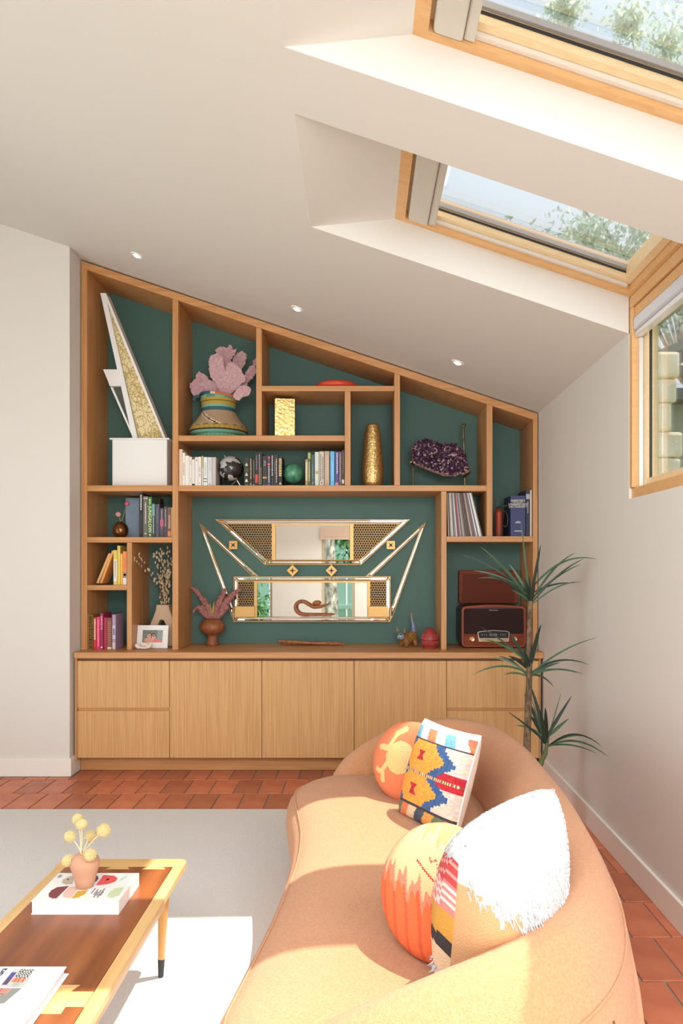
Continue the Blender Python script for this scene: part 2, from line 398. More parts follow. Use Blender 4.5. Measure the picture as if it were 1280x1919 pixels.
def tree(name, label, base, top, crown, n, size, cols, seed, r0=.16, bend=.3, limbs=None):
    t = thing(name, label, 'tree', base)
    b = Vector(base); tp = Vector(top)
    pts = [b.lerp(tp, i/8)+Vector((math.sin(i*.9)*bend*.12, math.cos(i*1.3)*bend*.12, 0))*(i > 0) for i in range(9)]
    add('trunk', MB().tube(pts, [r0*(1-.6*i/8) for i in range(9)], 12), BARK, t, smooth=True)
    rr = random.Random(seed+5)
    lm = MB()
    for c in crown:
        s0 = pts[rr.choice((5, 6, 7))]; e = Vector(c[:3]); mid = s0.lerp(e, .5)+Vector((rr.uniform(-.2, .2), rr.uniform(-.2, .2), .25))
        lm.tube([s0, mid, e], [r0*.3, r0*.2, r0*.06], 6)
    add('branches', lm, BARK, t, smooth=True)
    add('foliage', leafcloud(crown, n, size, cols, seed), LEAF, t, kind='stuff')
    return t
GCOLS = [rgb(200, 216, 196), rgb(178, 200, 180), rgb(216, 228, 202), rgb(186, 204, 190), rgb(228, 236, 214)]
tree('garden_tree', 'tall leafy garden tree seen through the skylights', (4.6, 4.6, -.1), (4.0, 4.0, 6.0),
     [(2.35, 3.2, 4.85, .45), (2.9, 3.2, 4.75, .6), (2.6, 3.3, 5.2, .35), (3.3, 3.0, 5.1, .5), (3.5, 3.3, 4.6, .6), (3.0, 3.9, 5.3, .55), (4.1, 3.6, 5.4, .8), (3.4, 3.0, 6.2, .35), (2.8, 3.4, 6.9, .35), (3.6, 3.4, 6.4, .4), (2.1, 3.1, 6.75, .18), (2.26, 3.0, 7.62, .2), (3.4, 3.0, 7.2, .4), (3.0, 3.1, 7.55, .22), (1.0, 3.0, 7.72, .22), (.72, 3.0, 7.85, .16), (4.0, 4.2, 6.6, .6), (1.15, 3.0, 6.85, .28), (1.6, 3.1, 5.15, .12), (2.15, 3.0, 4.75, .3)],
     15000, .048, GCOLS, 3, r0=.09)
MCOLS = [rgb(90, 140, 84), rgb(120, 170, 110), rgb(60, 110, 70), rgb(170, 200, 150)]
tree('garden_oak', 'rough barked garden tree outside the back doors', (-.72, -9.2, -.1), (-.62, -9.4, 3.2),
     [(-.05, -9.3, 1.55, .38), (.1, -9.5, 2.0, .5), (-.4, -9.6, 2.1, .3), (-.2, -9.8, 2.6, .5), (-.5, -9.6, 3.1, .6), (.2, -10.0, 2.2, .45), (-1.2, -9.7, 3.0, .6)], 1800, .09, MCOLS, 11, r0=.20)
tree('garden_shrub', 'loose green shrub outside the wide back door', (-2.5, -9.0, -.1), (-2.45, -9.0, .9),
     [(-2.5, -9, .9, .5), (-2.2, -9.1, .5, .45), (-2.8, -9.2, .6, .4)], 1200, .07, MCOLS, 12, r0=.04)
fn = thing('garden_fence', 'teal painted board fence behind the garden trees', 'fence', (0, -11.5, -.08))
for i in range(26):
    add('board', MB().box(-5+i*.31, -4.715+i*.31, -11.53, -11.5, -.08, 2.1), mat('teal_paint', rgb(150, 190, 180), .7), fn)
add('rail', MB().box(-5, 3.05, -11.5, -11.46, .4, .5).box(-5, 3.05, -11.5, -11.46, 1.6, 1.7), MATS['teal_paint'], fn)
# stone pier of the neighbouring outbuilding seen through the side window
st = thing('stone_pier', 'pale dressed stone pier outside the side window', 'wall', (1.85, -.2, -.08))
STONE = mat('limestone', rgb(250, 242, 222), .85, noise=((6, 6, 6), rgb(244, 222, 184)), bump=((18, 18, 18), .4))
zc = -.08
for i in range(17):
    hh = random.uniform(.155, .185); xr = 2.02+random.uniform(-.03, .03)+(.02 if i % 2 else -.01)
    add('stone', MB().box(1.66, xr, -.40+random.uniform(-.01, .01), 0, zc, zc+hh-.008), STONE, st, bevel=.022)
    zc += hh
add('mortar', MB().box(1.67, 1.99, -.37, -.02, -.08, zc-.03), flat(206, 196, 172, .9), st)
sh = thing('outbuilding', 'grey green rendered outbuilding behind the stone pier', 'building', (4.2, 2.6, -.08))
add('wall', MB().box(2.1, 6.0, 1.6, 3.5, -.08, 2.9), flat(168, 170, 152, .9), sh)
add('roof', MB().prism([(1.5, 2.85), (3.6, 3.7), (3.68, 3.62), (1.7, 2.9), ], 1.2, 3.7).box(1.9, 6.1, 1.4, 3.6, 2.9, 3.0), flat(120, 126, 120, .7), sh)
add('ivy', leafcloud([(2.5, 1.5, 1.7, .35), (2.9, 1.5, 1.4, .5), (2.6, 1.45, 1.0, .5)], 700, .07, MCOLS, 22), LEAF, sh, kind='stuff')
# ------------------------------------------------------------------ bookcase
zF, zB = YF+5, YB+5
CT = .8295                                             # worktop height
bc = thing('bookcase', 'built-in oak bookcase with sloping top and dark green back', 'bookcase', (-.36, .2, CT))
def topz(px): return PZ(488+(px-152)*(775-488)/(1007-152), zF)     # outer line of the sloping top
TT = .052
ups = [(152, 163, None, None), (323, 334, None, None), (480, 490.6, 816, None), (646, 657, 909.5, 733), (739, 749.6, 909.5, None),
       (912, 923, 1005, None), (999, 1007.5, None, None), (827, 837, None, 920.5), (237.7, 247, None, 1016.6)]
for x0, x1, yb, yt in ups:
    X0, X1 = PX(x0, zF), PX(x1, zF); z0 = CT+.0005 if yb is None else PZ(yb, zF)
    if yt is None:
        a, b = topz(x0)-TT-.001, topz(x1)-TT-.001
        mb = MB().prism([(X0, z0), (X1, z0), (X1, b), (X0, a)], YF, YB)
    else: mb = MB().box(X0, X1, YF, YB, z0, PZ(yt, zF)-.0005)
    add('upright', mb, OAKz, bc, bevel=.002)
for x0, x1, y0, y1 in [(163, 323, 909.5, 920.5), (334, 912, 909.5, 920.5), (334, 646, 816, 826.5), (490.6, 739, 723, 733), (163, 323, 1006.6, 1016.6), (163, 237.7, 1096.6, 1106), (837, 999, 1005, 1015.6)]:
    add('shelf', MB().box(PX(x0, zF)+.0006, PX(x1, zF)-.0006, YF, YB, PZ(y1, zF), PZ(y0, zF)), OAKx, bc, bevel=.002)
xa, xb = PX(152, zF), PX(1007.5, zF)
add('top_panel', MB().prism([(xa, topz(152)-TT), (xb, topz(1007.5)-TT), (xb, topz(1007.5)), (xa, topz(152))], YF, YB), OAKx, bc, bevel=.002)
add('back_panel', MB().prism([(xa, CT), (xb, CT), (xb, topz(1007.5)-.01), (xa, topz(152)-.01)], YB+.001, YB+.02), GREEN, bc, label='dark green painted back panel')
def SH(py): return PZ(py, zF)                          # shelf top height
S1, S2, S3, S4, S5, S6 = SH(909.5), SH(816), SH(723), SH(1006.6), SH(1096.6), SH(1005)
# ------------------------------------------------------------------ worktop, cabinets, plinth
add('worktop', MB().box(-1.951, XW-.002, -.118, .48, CT-.042, CT), OAKx, label='long oak worktop across the five low cabinets', cat='worktop', bevel=.003)
YD = -.098; zD = YD+5
XC = [PX(p, zD) for p in (144.5, 317.5, 490.5, 663.5, 837, 1010.5)]
zb, ztp = .109, .769
add('plinth', MB().box(-1.951, XW-.018, 0, .03, 0, .10), OAKx, label='recessed oak plinth board under the low cabinets', cat='plinth')
labs = ['oak two-drawer cabinet at the left end of the low unit', 'oak cabinet with a plain door right of the left drawers', 'oak cabinet with a plain door in the middle of the low unit', 'oak cabinet with a plain door behind the sofa back', 'oak two-drawer cabinet behind the tall plant']
for i in range(5):
    x0, x1 = XC[i]+.0015, XC[i+1]-.0015
    c = thing('drawer_cabinet' if i in (0, 4) else 'door_cabinet', labs[i], 'cabinet', ((x0+x1)/2, .2, .1005), 'low oak cabinets under the worktop')
    xs0 = -1.951 if i == 0 else x0; xs1 = XW-.018 if i == 4 else x1
    add('carcass', MB().box(xs0, xs1, YD+.022, .47, .1005, CT-.0425), flat(120, 80, 46, .6), c)
    if i == 0: add('end_panel', MB().box(xs0, x0-.002, YD-.002, YD+.02, .1005, CT-.0425), OAKz, c)
    if i == 4: add('end_panel', MB().box(x1+.002, xs1, YD-.002, YD+.02, .1005, CT-.0425), OAKz, c)
    if i in (0, 4):
        zm = PZ(1329, zD)
        for a, b in ((zb, zm-.012), (zm+.008, ztp)):
            d = add('drawer', MB().box(x0, x1, YD, YD+.02, a, b), VEN, c, bevel=.0015)
        add('finger_rail', MB().box(x0, x1, YD+.012, YD+.02, zm-.0115, zm+.0075), OAKx, c)
    else:
        add('door', MB().box(x0, x1, YD, YD+.02, zb, ztp), VEN, c, bevel=.0015)
# ------------------------------------------------------------------ books
def book(x0, x1, top, base, z, color, label, group, depth=.17, deco=None, lean=None, name='book', metal=0, boardw=.003):
    """x0,x1,top in photo pixels at distance z; base = shelf height; deco = list of (kind, ...)"""
    X0, X1 = PX(x0, z)+.0006, PX(x1, z)-.0006; Z1 = PZ(top, z) if top > 5 else base+top; y0 = z-5; Z0 = base+.0006
    t = thing(name, label, 'book', ((X0+X1)/2, y0+depth/2, base), group)
    cv = MB().box(X0, X0+boardw, y0, y0+depth, Z0, Z1).box(X1-boardw, X1, y0, y0+depth, Z0, Z1).box(X0+boardw, X1-boardw, y0, y0+boardw, Z0, Z1)
    W_, T_ = X1-X0, Z1-Z0
    dmb = {}
    for d in deco or []:
        k = d[0]; c = d[1]
        m = dmb.setdefault(c, MB()); yo = y0-.0007
        if k == 'band':   # relative heights from bottom
            m.box(X0+.0004, X1-.0004, yo, y0, Z0+T_*d[2], Z0+T_*d[3])
        elif k == 'dash':  # unreadable small lettering running down the spine
            rr = random.Random(int(x0*10)); a = Z0+T_*d[2]; e = Z0+T_*d[3]; ww = W_*d[4]; off = (d[5] if len(d) > 5 else 0)*W_
            while a < e:
                l = rr.uniform(.004, .013); xm = (X0+X1)/2+off
                m.box(xm-ww/2*rr.uniform(.7, 1), xm+ww/2*rr.uniform(.7, 1), yo, y0, a, min(a+l*.8, e)); a += l+.0015
        elif k == 'hbar':
            rr = random.Random(int(d[2]*99)); a = (X0+X1)/2-W_*d[3]/2; e = a+W_*d[3]
            while a < e: l = rr.uniform(.002, .005); m.box(a, a+l*.8, yo, y0, Z0+T_*d[2]-.0028, Z0+T_*d[2]+.0028); a += l
        elif k == 'dot':
            r = W_*d[3]/2; zc = Z0+T_*d[2]; m.prism([((X0+X1)/2+r*math.cos(q*math.pi/4), zc+r*math.sin(q*math.pi/4)) for q in range(8)], yo, y0)
        elif k == 'tri':
            r = W_*.36; zc = Z0+T_*d[2]; m.prism([((X0+X1)/2-r, zc), ((X0+X1)/2+r, zc), ((X0+X1)/2, zc+r*2)], yo, y0)
        elif k == 'text':  # real lettering down the spine
            m.join(text_mb(d[2], d[3], M_spine(((X0+X1)/2, y0-.0004, Z0+T_*d[4]))))
        elif k == 'ftext':  # lettering across a wide spine
            m.join(text_mb(d[2], d[3], M_face(((X0+X1)/2, y0-.0004, Z0+T_*d[4]))))
    pg = MB().box(X0+boardw, X1-boardw, y0+boardw, y0+depth-.006, Z0+.002, Z1-.004)
    if lean:
        M = Matrix.Translation(Vector((X0 if lean < 0 else X1, 0, Z0))) @ Euler((0, lean, 0)).to_matrix().to_4x4() @ Matrix.Translation(-Vector((X0 if lean < 0 else X1, 0, Z0)))
        cv.xf(M); pg.xf(M); [m.xf(M) for m in dmb.values()]
    add('cover', cv, flat(*color, .5, metal), t); add('pages', pg, PAPER, t)
    for c, m in dmb.items(): add('title' if c else 'title', m, flat(*c, .5), t)
    return t
W_, K_, GD = (240, 236, 226), (30, 28, 28), (200, 166, 104)
g = 'white books left of the globe'
o5 = lambda x: 335+x/10.24; t5 = lambda y: 840+y/10.24
whites = [(5, 70, 20, (232, 204, 176), 'tallest cream peach book at the left end of the white books', []),
 (72, 120, 85, (240, 230, 218), 'white book with red lettering beside the tall peach book', [('dash', (214, 120, 120), .3, .7, .45)]),
 (122, 200, 145, (236, 230, 220), 'thick plain white book third from the left upright', []),
 (202, 250, 165, (238, 230, 222), 'white book with two slanting dark marks on its spine', [('dash', (150, 140, 136), .1, .25, .3), ('dash', (170, 130, 130), .72, .88, .3)]),
 (252, 308, 175, (234, 226, 218), 'white book with black blocks at spine head and foot', [('band', (60, 58, 56), .93, .995), ('band', (40, 38, 38), .0, .06)]),
 (312, 370, 170, (238, 230, 224), 'white book with a small grey mark at its spine head', [('dot', (120, 112, 108), .88, .5)]),
 (372, 432, 165, (240, 232, 226), 'white book with a column of black letters down the spine', [('dash', (50, 46, 46), .3, .42, .25), ('dash', (50, 46, 46), .48, .66, .25), ('dot', (40, 40, 40), .08, .3)]),
 (440, 468, 150, (226, 216, 196), 'thin cream book with a yellow stripe among the white books', [('band', (214, 190, 110), .6, .98)]),
 (475, 548, 170, (228, 230, 228), 'white book with teal bands near the spine foot', [('band', (70, 100, 104), .22, .25), ('band', (70, 100, 104), .12, .145), ('dash', (150, 170, 180), .35, .8, .25)]),
 (552, 640, 172, (214, 212, 214), 'wide pale grey book with a black dot at the foot', [('dot', (60, 60, 60), .045, .28), ('dash', (190, 186, 190), .5, .9, .3)]),
 (643, 712, 172, (196, 186, 180), 'taupe grey book at the right end of the white books', [('dash', (220, 214, 206), .4, .9, .25)])]
for a, b, t, c, l, d in whites: book(o5(a), o5(b), t5(t), S1, 5.036+random.uniform(0, .005), c, l, g, .15, d)
book(o5(716), o5(752), t5(215), S1, 5.16, (70, 50, 48), 'dark brown book half hidden between white books and globe', g, .15)
g = 'black books right of the globe'
o6 = lambda x: 455+x/12.19; t6 = lambda y: 840+y/12.19
darks = [(30, 140, 205, (44, 40, 38), 'black book with three pale mountain emblems down its spine', [('tri', (206, 210, 160), .70), ('tri', (206, 210, 170), .36), ('tri', (230, 230, 210), .15), ('dot', (200, 200, 190), .05, .2), ('band', (110, 110, 70), .58, .6), ('band', (110, 110, 70), .52, .54)]),
 (146, 220, 210, (42, 38, 34), 'black book with tan block lettering second from the globe', [('dash', (200, 170, 124), .24, .94, .45), ('tri', (190, 180, 120), .05)]),
 (225, 278, 230, (38, 38, 34), 'slim black book with a white dot at the spine foot', [('dash', (150, 160, 140), .3, .92, .3), ('dot', (230, 230, 226), .05, .5)]),
 (281, 350, 105, (40, 36, 38), 'tall black book with a red panel low on its spine', [('dash', (150, 140, 150), .5, .92, .4), ('band', (214, 74, 70), .10, .36)]),
 (352, 440, 100, (36, 34, 30), 'tall black book with two columns of cream lettering', [('dash', (196, 190, 160), .06, .95, .22, -.2), ('dash', (206, 180, 140), .06, .55, .2, .25)]),
 (450, 555, 175, (52, 48, 48), 'wide black book with a gold block low on its spine', [('band', (196, 150, 104), .25, .31), ('dash', (150, 140, 130), .68, .84, .6), ('band', (150, 130, 90), .02, .035)]),
 (560, 635, 170, (70, 66, 74), 'black book with a pink and red flower at its head', [('dot', (222, 70, 88), .93, .9), ('dot', (226, 110, 110), .72, .85), ('dash', (210, 206, 206), .12, .66, .4), ('band', (110, 104, 160), .0, .07)]),
 (645, 700, 150, (30, 30, 32), 'narrow black book with bold white lettering', [('dash', (220, 222, 224), .33, .98, .55), ('dash', (120, 120, 120), .05, .28, .3)]),
 (705, 800, 150, (56, 50, 52), 'dark grey book with a white line of small lettering', [('dash', (226, 222, 218), .12, .88, .2, .22), ('dash', (140, 130, 130), .4, .8, .2, -.2)]),
 (810, 900, 190, (34, 26, 26), 'black book with stacked gold lettering beside the green orb', [('dash', (226, 196, 130), .34, .94, .8), ('tri', (236, 206, 140), .06)])]
for a, b, t, c, l, d in darks: book(o6(a), o6(b), t6(t), S1, 5.09+random.uniform(0, .006), c, l, g, .16, d)
g = 'mixed books right of the green orb'
o7 = lambda x: 560+x/14.22; t7 = lambda y: 840+y/14.22
mix = [(175, 238, 295, (190, 160, 106), 'short tan book beside the green orb', [('band', (226, 206, 160), .2, .9)]),
 (242, 315, 100, (96, 106, 62), 'green patterned book with cream lettering', [('dash', (214, 214, 170), .15, .72, .5), ('band', (180, 190, 110), .8, .97)]),
 (330, 410, 170, (78, 98, 96), 'slate green book with a white mark at the spine foot', [('dash', (130, 140, 150), .25, .7, .4), ('dot', (226, 230, 226), .1, .35)]),
 (425, 535, 100, (214, 224, 212), 'pale mint book with a gold emblem on its spine', [('dot', (206, 166, 90), .4, .85)]),
 (545, 670, 85, (212, 200, 184), 'beige book with two columns of black lettering', [('dash', (70, 60, 56), .16, .92, .22, -.2), ('dash', (70, 60, 56), .2, .86, .22, .22), ('dot', (60, 56, 50), .09, .3)]),
 (680, 815, 80, (198, 172, 148), 'wide taupe cloth book left of the sky blue book', [('dash', (222, 196, 160), .2, .9, .3, .1)]),
 (835, 950, 85, (110, 190, 240), 'sky blue book with pale lettering', [('dash', (160, 220, 250), .15, .7, .22)]),
 (965, 1058, 90, (84, 76, 146), 'violet book with a red and white block at the foot', [('dash', (226, 222, 240), .36, .96, .45, .1), ('band', (226, 150, 160), .0, .1)]),
 (1065, 1142, 90, (112, 78, 88), 'maroon book with a column of dotted tan lettering', [('dash', (180, 150, 130), .12, .95, .5)]),
 (1147, 1212, 50, (62, 62, 64), 'charcoal book against the upright with a white label', [('band', (226, 226, 226), .07, .18), ('dash', (150, 150, 150), .35, .95, .3)])]
for a, b, t, c, l, d in mix: book(o7(a), o7(b), t7(t), S1, 5.08+random.uniform(0, .006), c, l, g, .16, d)
# left middle compartment
g = 'dark books beside the round bronze vase'
o1 = lambda x: 250+x/16; t1 = lambda y: 915+y/16
lm_ = [(170, 288, 150, (30, 30, 30), 'tallest black book with white lettering beside the blue board', [('dash', (236, 236, 232), .62, .97, .35), ('dash', (90, 90, 86), .1, .55, .25)]),
 (292, 436, 240, (106, 102, 92), 'olive grey book with white lettering left of the green book', [('dash', (226, 220, 206), .34, .85, .25), ('dot', (236, 232, 224), .09, .3), ('band', (190, 170, 156), .93, .97)]),
 (440, 553, 260, (72, 122, 84), 'green book lettered JUNGALOW down its spine', [('text', (240, 240, 170), 'JUNGALOW', .034, .445), ('dash', (206, 216, 90), .82, .95, .5), ('dot', (236, 240, 190), .06, .45)]),
 (560, 642, 450, (66, 76, 78), 'dark teal book with white lettering right of the green book', [('dash', (206, 222, 226), .12, .6, .35), ('band', (120, 170, 170), .62, .97)]),
 (650, 785, 480, (78, 82, 94), 'slate grey book with faint blue lettering', [('dash', (110, 112, 124), .45, .9, .4), ('dot', (150, 160, 190), .06, .2)]),
 (795, 905, 600, (86, 76, 86), 'grey purple book with a pink splash on its spine', [('band', (206, 96, 130), .38, .62), ('dash', (222, 214, 220), .3, .95, .16)]),
 (910, 1018, 550, (82, 72, 82), 'plum grey book with white lettering in two parts', [('dash', (214, 206, 210), .35, .92, .2)]),
 (1022, 1135, 570, (128, 88, 60), 'brown book with orange flame picture at its foot', [('band', (214, 140, 76), .03, .2), ('dash', (206, 166, 130), .3, .75, .6)]),
 (1139, 1165, 575, (232, 206, 170), 'thin cream booklet against the upright', [])]
for a, b, t, c, l, d in lm_: book(o1(a), o1(b), t1(t), S4, 5.08+random.uniform(0, .006), c, l, g, .17, d, boardw=.0025 if b-a > 40 else .0008)
book(292, 300, 934, S4, 5.27, (96, 44, 38), 'dark red book standing upright behind the dark books', g, .1)
add('blue_board', MB().box(PX(235, 5.36), PX(262, 5.36)+.09, .36, .378, S4+.001, PZ(933, 5.36)), flat(150, 172, 192, .6), label='pale blue board standing behind the round bronze vase', cat='board', bevel=.003)
# yellow books
g = 'yellow and orange books on the small left shelf'
o2 = lambda x: 160+x/15.06; t2 = lambda y: 1020+y/15.06
for a, b, t, c, l, d in [(792, 893, 165, (226, 206, 96), 'yellow book with a white panel on its spine', [('band', (240, 236, 220), .1, .73), ('dash', (140, 140, 170), .2, .7, .25)]),
 (900, 985, 40, (230, 200, 100), 'tallest yellow book on the small shelf', [('dash', (206, 180, 70), .2, .7, .2)]),
 (990, 1052, 265, (246, 190, 66), 'golden yellow short book left of the orange book', [('dash', (230, 160, 50), .1, .5, .3)]),
 (1057, 1165, 200, (240, 146, 88), 'orange book with grey band and white foot', [('band', (150, 142, 128), .21, .385), ('band', (238, 232, 226), .005, .21), ('dot', (80, 76, 72), .3, .7), ('dash', (226, 120, 66), .5, .8, .5)])]:
    book(o2(a), o2(b), t2(t), S5, 5.075+random.uniform(0, .006), c, l, g, .14, d)
for a, b, h_, ln, c, l in [(300, 372, .228, .395, (222, 176, 106), 'leftmost leaning tan book on the small shelf'), (402, 468, .245, .36, (236, 160, 88), 'leaning orange tan book resting against the yellow books')]:
    book(o2(a), o2(b), h_, S5+.009, 5.085, c, l, g, .14, [], lean=ln)
# red books on the worktop
g = 'red and pink books at the left end of the worktop'
o3 = lambda x: 160+x/15.06; t3 = lambda y: 1140+y/15.06
for a, b, t, c, l, d in [(82, 215, 185, (150, 110, 40), 'gold and black patterned book at the far left end', [('dash', (30, 26, 20), .03, .97, .85), ('dash', (220, 176, 90), .1, .9, .3)]),
 (228, 308, 250, (200, 34, 44), 'red book with large cream letters down its spine', [('dash', (246, 226, 190), .3, .95, .7), ('dash', (226, 120, 70), .1, .28, .3)]),
 (314, 408, 240, (226, 50, 106), 'hot pink book with pale pink lettering', [('dash', (250, 150, 180), .1, .92, .5)]),
 (414, 502, 140, (160, 40, 84), 'tall magenta book with a white emblem at the foot', [('dash', (222, 150, 180), .55, .93, .7), ('dot', (246, 236, 236), .06, .6)]),
 (522, 612, 260, (172, 40, 56), 'plain crimson book fifth from the left end', []),
 (616, 742, 265, (128, 70, 62), 'brown red book with pale rungs and white foot', [('band', (222, 206, 180), .01, .08)]+[('band', (196, 140, 110), .14+i*.06, .155+i*.06) for i in range(13)]),
 (756, 852, 180, (176, 150, 180), 'lilac book leaning away from the red books', [('band', (200, 190, 212), .3, .7), ('dash', (90, 80, 110), .42, .6, .5), ('band', (216, 192, 180), .02, .2)])]:
    book(o3(a), o3(b), t3(t), CT, 5.05+random.uniform(0, .004), c, l, g, .17, d)
# dictionary group
oD = lambda x: 920+x/15.06; tD = lambda y: 910+y/15.06
g = 'large books in the right tall compartment'
book(oD(555), oD(972), tD(285), S6, 5.045, (52, 60, 104), 'thick blue dictionary with gold lettering on its spine', g, .23,
     [('ftext', (236, 224, 196), "WEBSTER'S", .021, .875), ('ftext', (206, 200, 180), 'NEW UNIVERSAL', .010, .835), ('ftext', (236, 224, 196), 'UNABRIDGED', .021, .785), ('ftext', (236, 224, 196), 'DICTIONARY', .021, .725), ('hbar', (206, 206, 200), .36, .2), ('hbar', (206, 206, 200), .335, .38), ('hbar', (226, 226, 222), .13, .48)], boardw=.005)
book(oD(985), oD(1100), tD(120), S6, 5.045, (40, 44, 66), 'slim navy book between the dictionary and the cream book', g, .26, [('band', (170, 174, 184), .80, .91), ('dash', (190, 194, 200), .5, .74, .25)])
book(oD(1105), oD(1150), tD(130), S6, 5.045, (240, 216, 188), 'slim cream book right of the navy book', g, .2)
book(oD(1156), oD(1180), tD(150), S6, 5.04, (110, 90, 74), 'thin ring bound brown notebook against the right upright', g, .2, boardw=.001)
# records
oR = lambda x: 835+x/7.53
rc = [(196, 176, 150), (70, 60, 58), (222, 200, 166), (230, 226, 216), (120, 112, 116), (150, 146, 156), (226, 226, 226), (96, 92, 96), (176, 58, 62), (206, 196, 190), (90, 78, 74), (224, 220, 210), (140, 120, 108), (84, 72, 68), (110, 84, 72), (72, 58, 54), (92, 70, 62), (232, 206, 160), (124, 104, 120), (112, 92, 112), (136, 118, 130), (236, 234, 230), (104, 98, 110), (240, 238, 232), (238, 232, 224), (88, 80, 78)]
nm = ['tan', 'dark brown', 'cream', 'white', 'grey', 'lilac grey', 'bright white', 'charcoal', 'red', 'pale beige', 'dark taupe', 'ivory', 'light brown', 'umber', 'chestnut', 'black brown', 'walnut brown', 'pale gold', 'mauve', 'plum', 'dusty pink', 'white', 'slate', 'white', 'off-white', 'dark grey']
ordn = ['first', 'second', 'third', 'fourth', 'fifth', 'sixth', 'seventh', 'eighth', 'ninth', 'tenth', 'eleventh', 'twelfth', 'thirteenth', 'fourteenth', 'fifteenth', 'sixteenth', 'seventeenth', 'eighteenth', 'nineteenth', 'twentieth', 'twenty-first', 'twenty-second', 'twenty-third', 'twenty-fourth', 'twenty-fifth', 'last']
nR = len(rc)
for i in range(nR):
    f = i/nR; f2 = (i+.86)/nR; z = 5.075+random.uniform(0, .012)
    b0, b1 = PX(oR(36+f*494), z), PX(oR(36+f2*494), z); t0, t1 = PX(oR(20+f*355), z), PX(oR(20+f2*355), z)
    zt = PZ(922.8+random.uniform(0, 1.2), z); y0, y1 = z-5, z-5+.30
    v = [(b0, y0, S6+.0006), (b1, y0, S6+.0006), (b0, y1, S6+.0006), (b1, y1, S6+.0006), (t0, y0, zt), (t1, y0, zt), (t0, y1, zt), (t1, y1, zt)]
    add('record_sleeve', MB().hexa(v), flat(*rc[i], .45), label='%s record sleeve, %s from the left in the leaning row' % (nm[i], ordn[i]), cat='record', group='records leaning in the square compartment')
# ------------------------------------------------------------------ things in the bookcase
# white box and the tall white sculpture on it
z = 5.13
x0, x1 = PX(210.5, z), PX(313, z); zt = PZ(824, z)
bx = thing('white_box', 'white lidded box on the shelf at the upper left', 'box', ((x0+x1)/2, .25, S1))
add('body', MB().box(x0, x1, z-5, z-5+.25, S1+.0006, zt), WHITE, bx, bevel=.002)
add('lid', MB().box(PX(206, z), PX(318, z), z-5-.01, z-5+.26, zt, PZ(821, z)), WHITE, bx, bevel=.002)
zl = PZ(821, z)+.0005
wsx = thing('white_sculpture', 'tall white wedge sculpture with gold patterned panel on the white box', 'sculpture', (PX(270, 5.22), .22, zl))
def pxp(pts, z): return [P(a, b, z) for a, b in pts]
z = 5.22; bz = (zl-H)/z*F; yb = VY-bz
q = lambda pts: [(PX(a, z), max(PZ(b, z), zl)) for a, b in pts]
add('left_frame', MB().prism(q([(192.5, 554), (203, 554), (205.5, 572), (262, 830), (252.5, 830)]), .17, .27), WHITE, wsx)
add('right_frame', MB().prism(q([(203, 554), (314.5, 830), (310, 830), (205.5, 572)]), .17, .27), WHITE, wsx)
pm = vmat('gold_pattern', .55)
cells = [(random.uniform(-1.86, -1.38), random.uniform(2.2, 3.35)) for i in range(330)]
pan = MB(); pts = q([(207, 578), (262.5, 822), (309, 822)])
A, B, C = [Vector((p[0], 0, p[1])) for p in pts]
NV = 110
for i in range(NV):
    for j in range(34):
        f0, f1 = i/NV, (i+1)/NV
        def pt(f, g): l = A.lerp(B, f); r_ = A.lerp(C, f); v_ = l.lerp(r_, g); return Vector((v_.x, .19, v_.z))
        vs = [pt(f0, j/34), pt(f1, j/34), pt(f1, (j+1)/34), pt(f0, (j+1)/34)]
        m_ = (vs[0]+vs[2])/2; near = []
        best = 9
        for c in cells:
            d_ = abs(math.hypot(m_.x-c[0], m_.z-c[1])-.038); best = min(best, d_)
        k = len(pan.V); pan.V += vs; pan._f([k, k+1, k+2, k+3], rgb(186, 160, 96) if best < .0022 else rgb(230, 212, 166))
add('patterned_panel', pan, pm, wsx, label='cream panel with fine gold ring pattern')
add('back_plate', MB().prism(q([(206, 576), (262.5, 822), (309, 822)]), .195, .2), WHITE, wsx)
add('flap', MB().prism(q([(196.8, 695), (228.5, 695), (236.5, 726), (209.5, 726)]), .18, .26), WHITE, wsx)
add('glass_pane', MB().prism(q([(215, 727), (236.5, 727), (259, 822), (253, 822)]), .21, .215), mat('smoked_glass', rgb(86, 92, 88), .12), wsx, label='dark smoked pane below the flap')
add('edge_strip', MB().prism(q([(209.5, 727), (213.5, 727), (255, 822), (251.5, 822)]), .19, .25), WHITE, wsx)
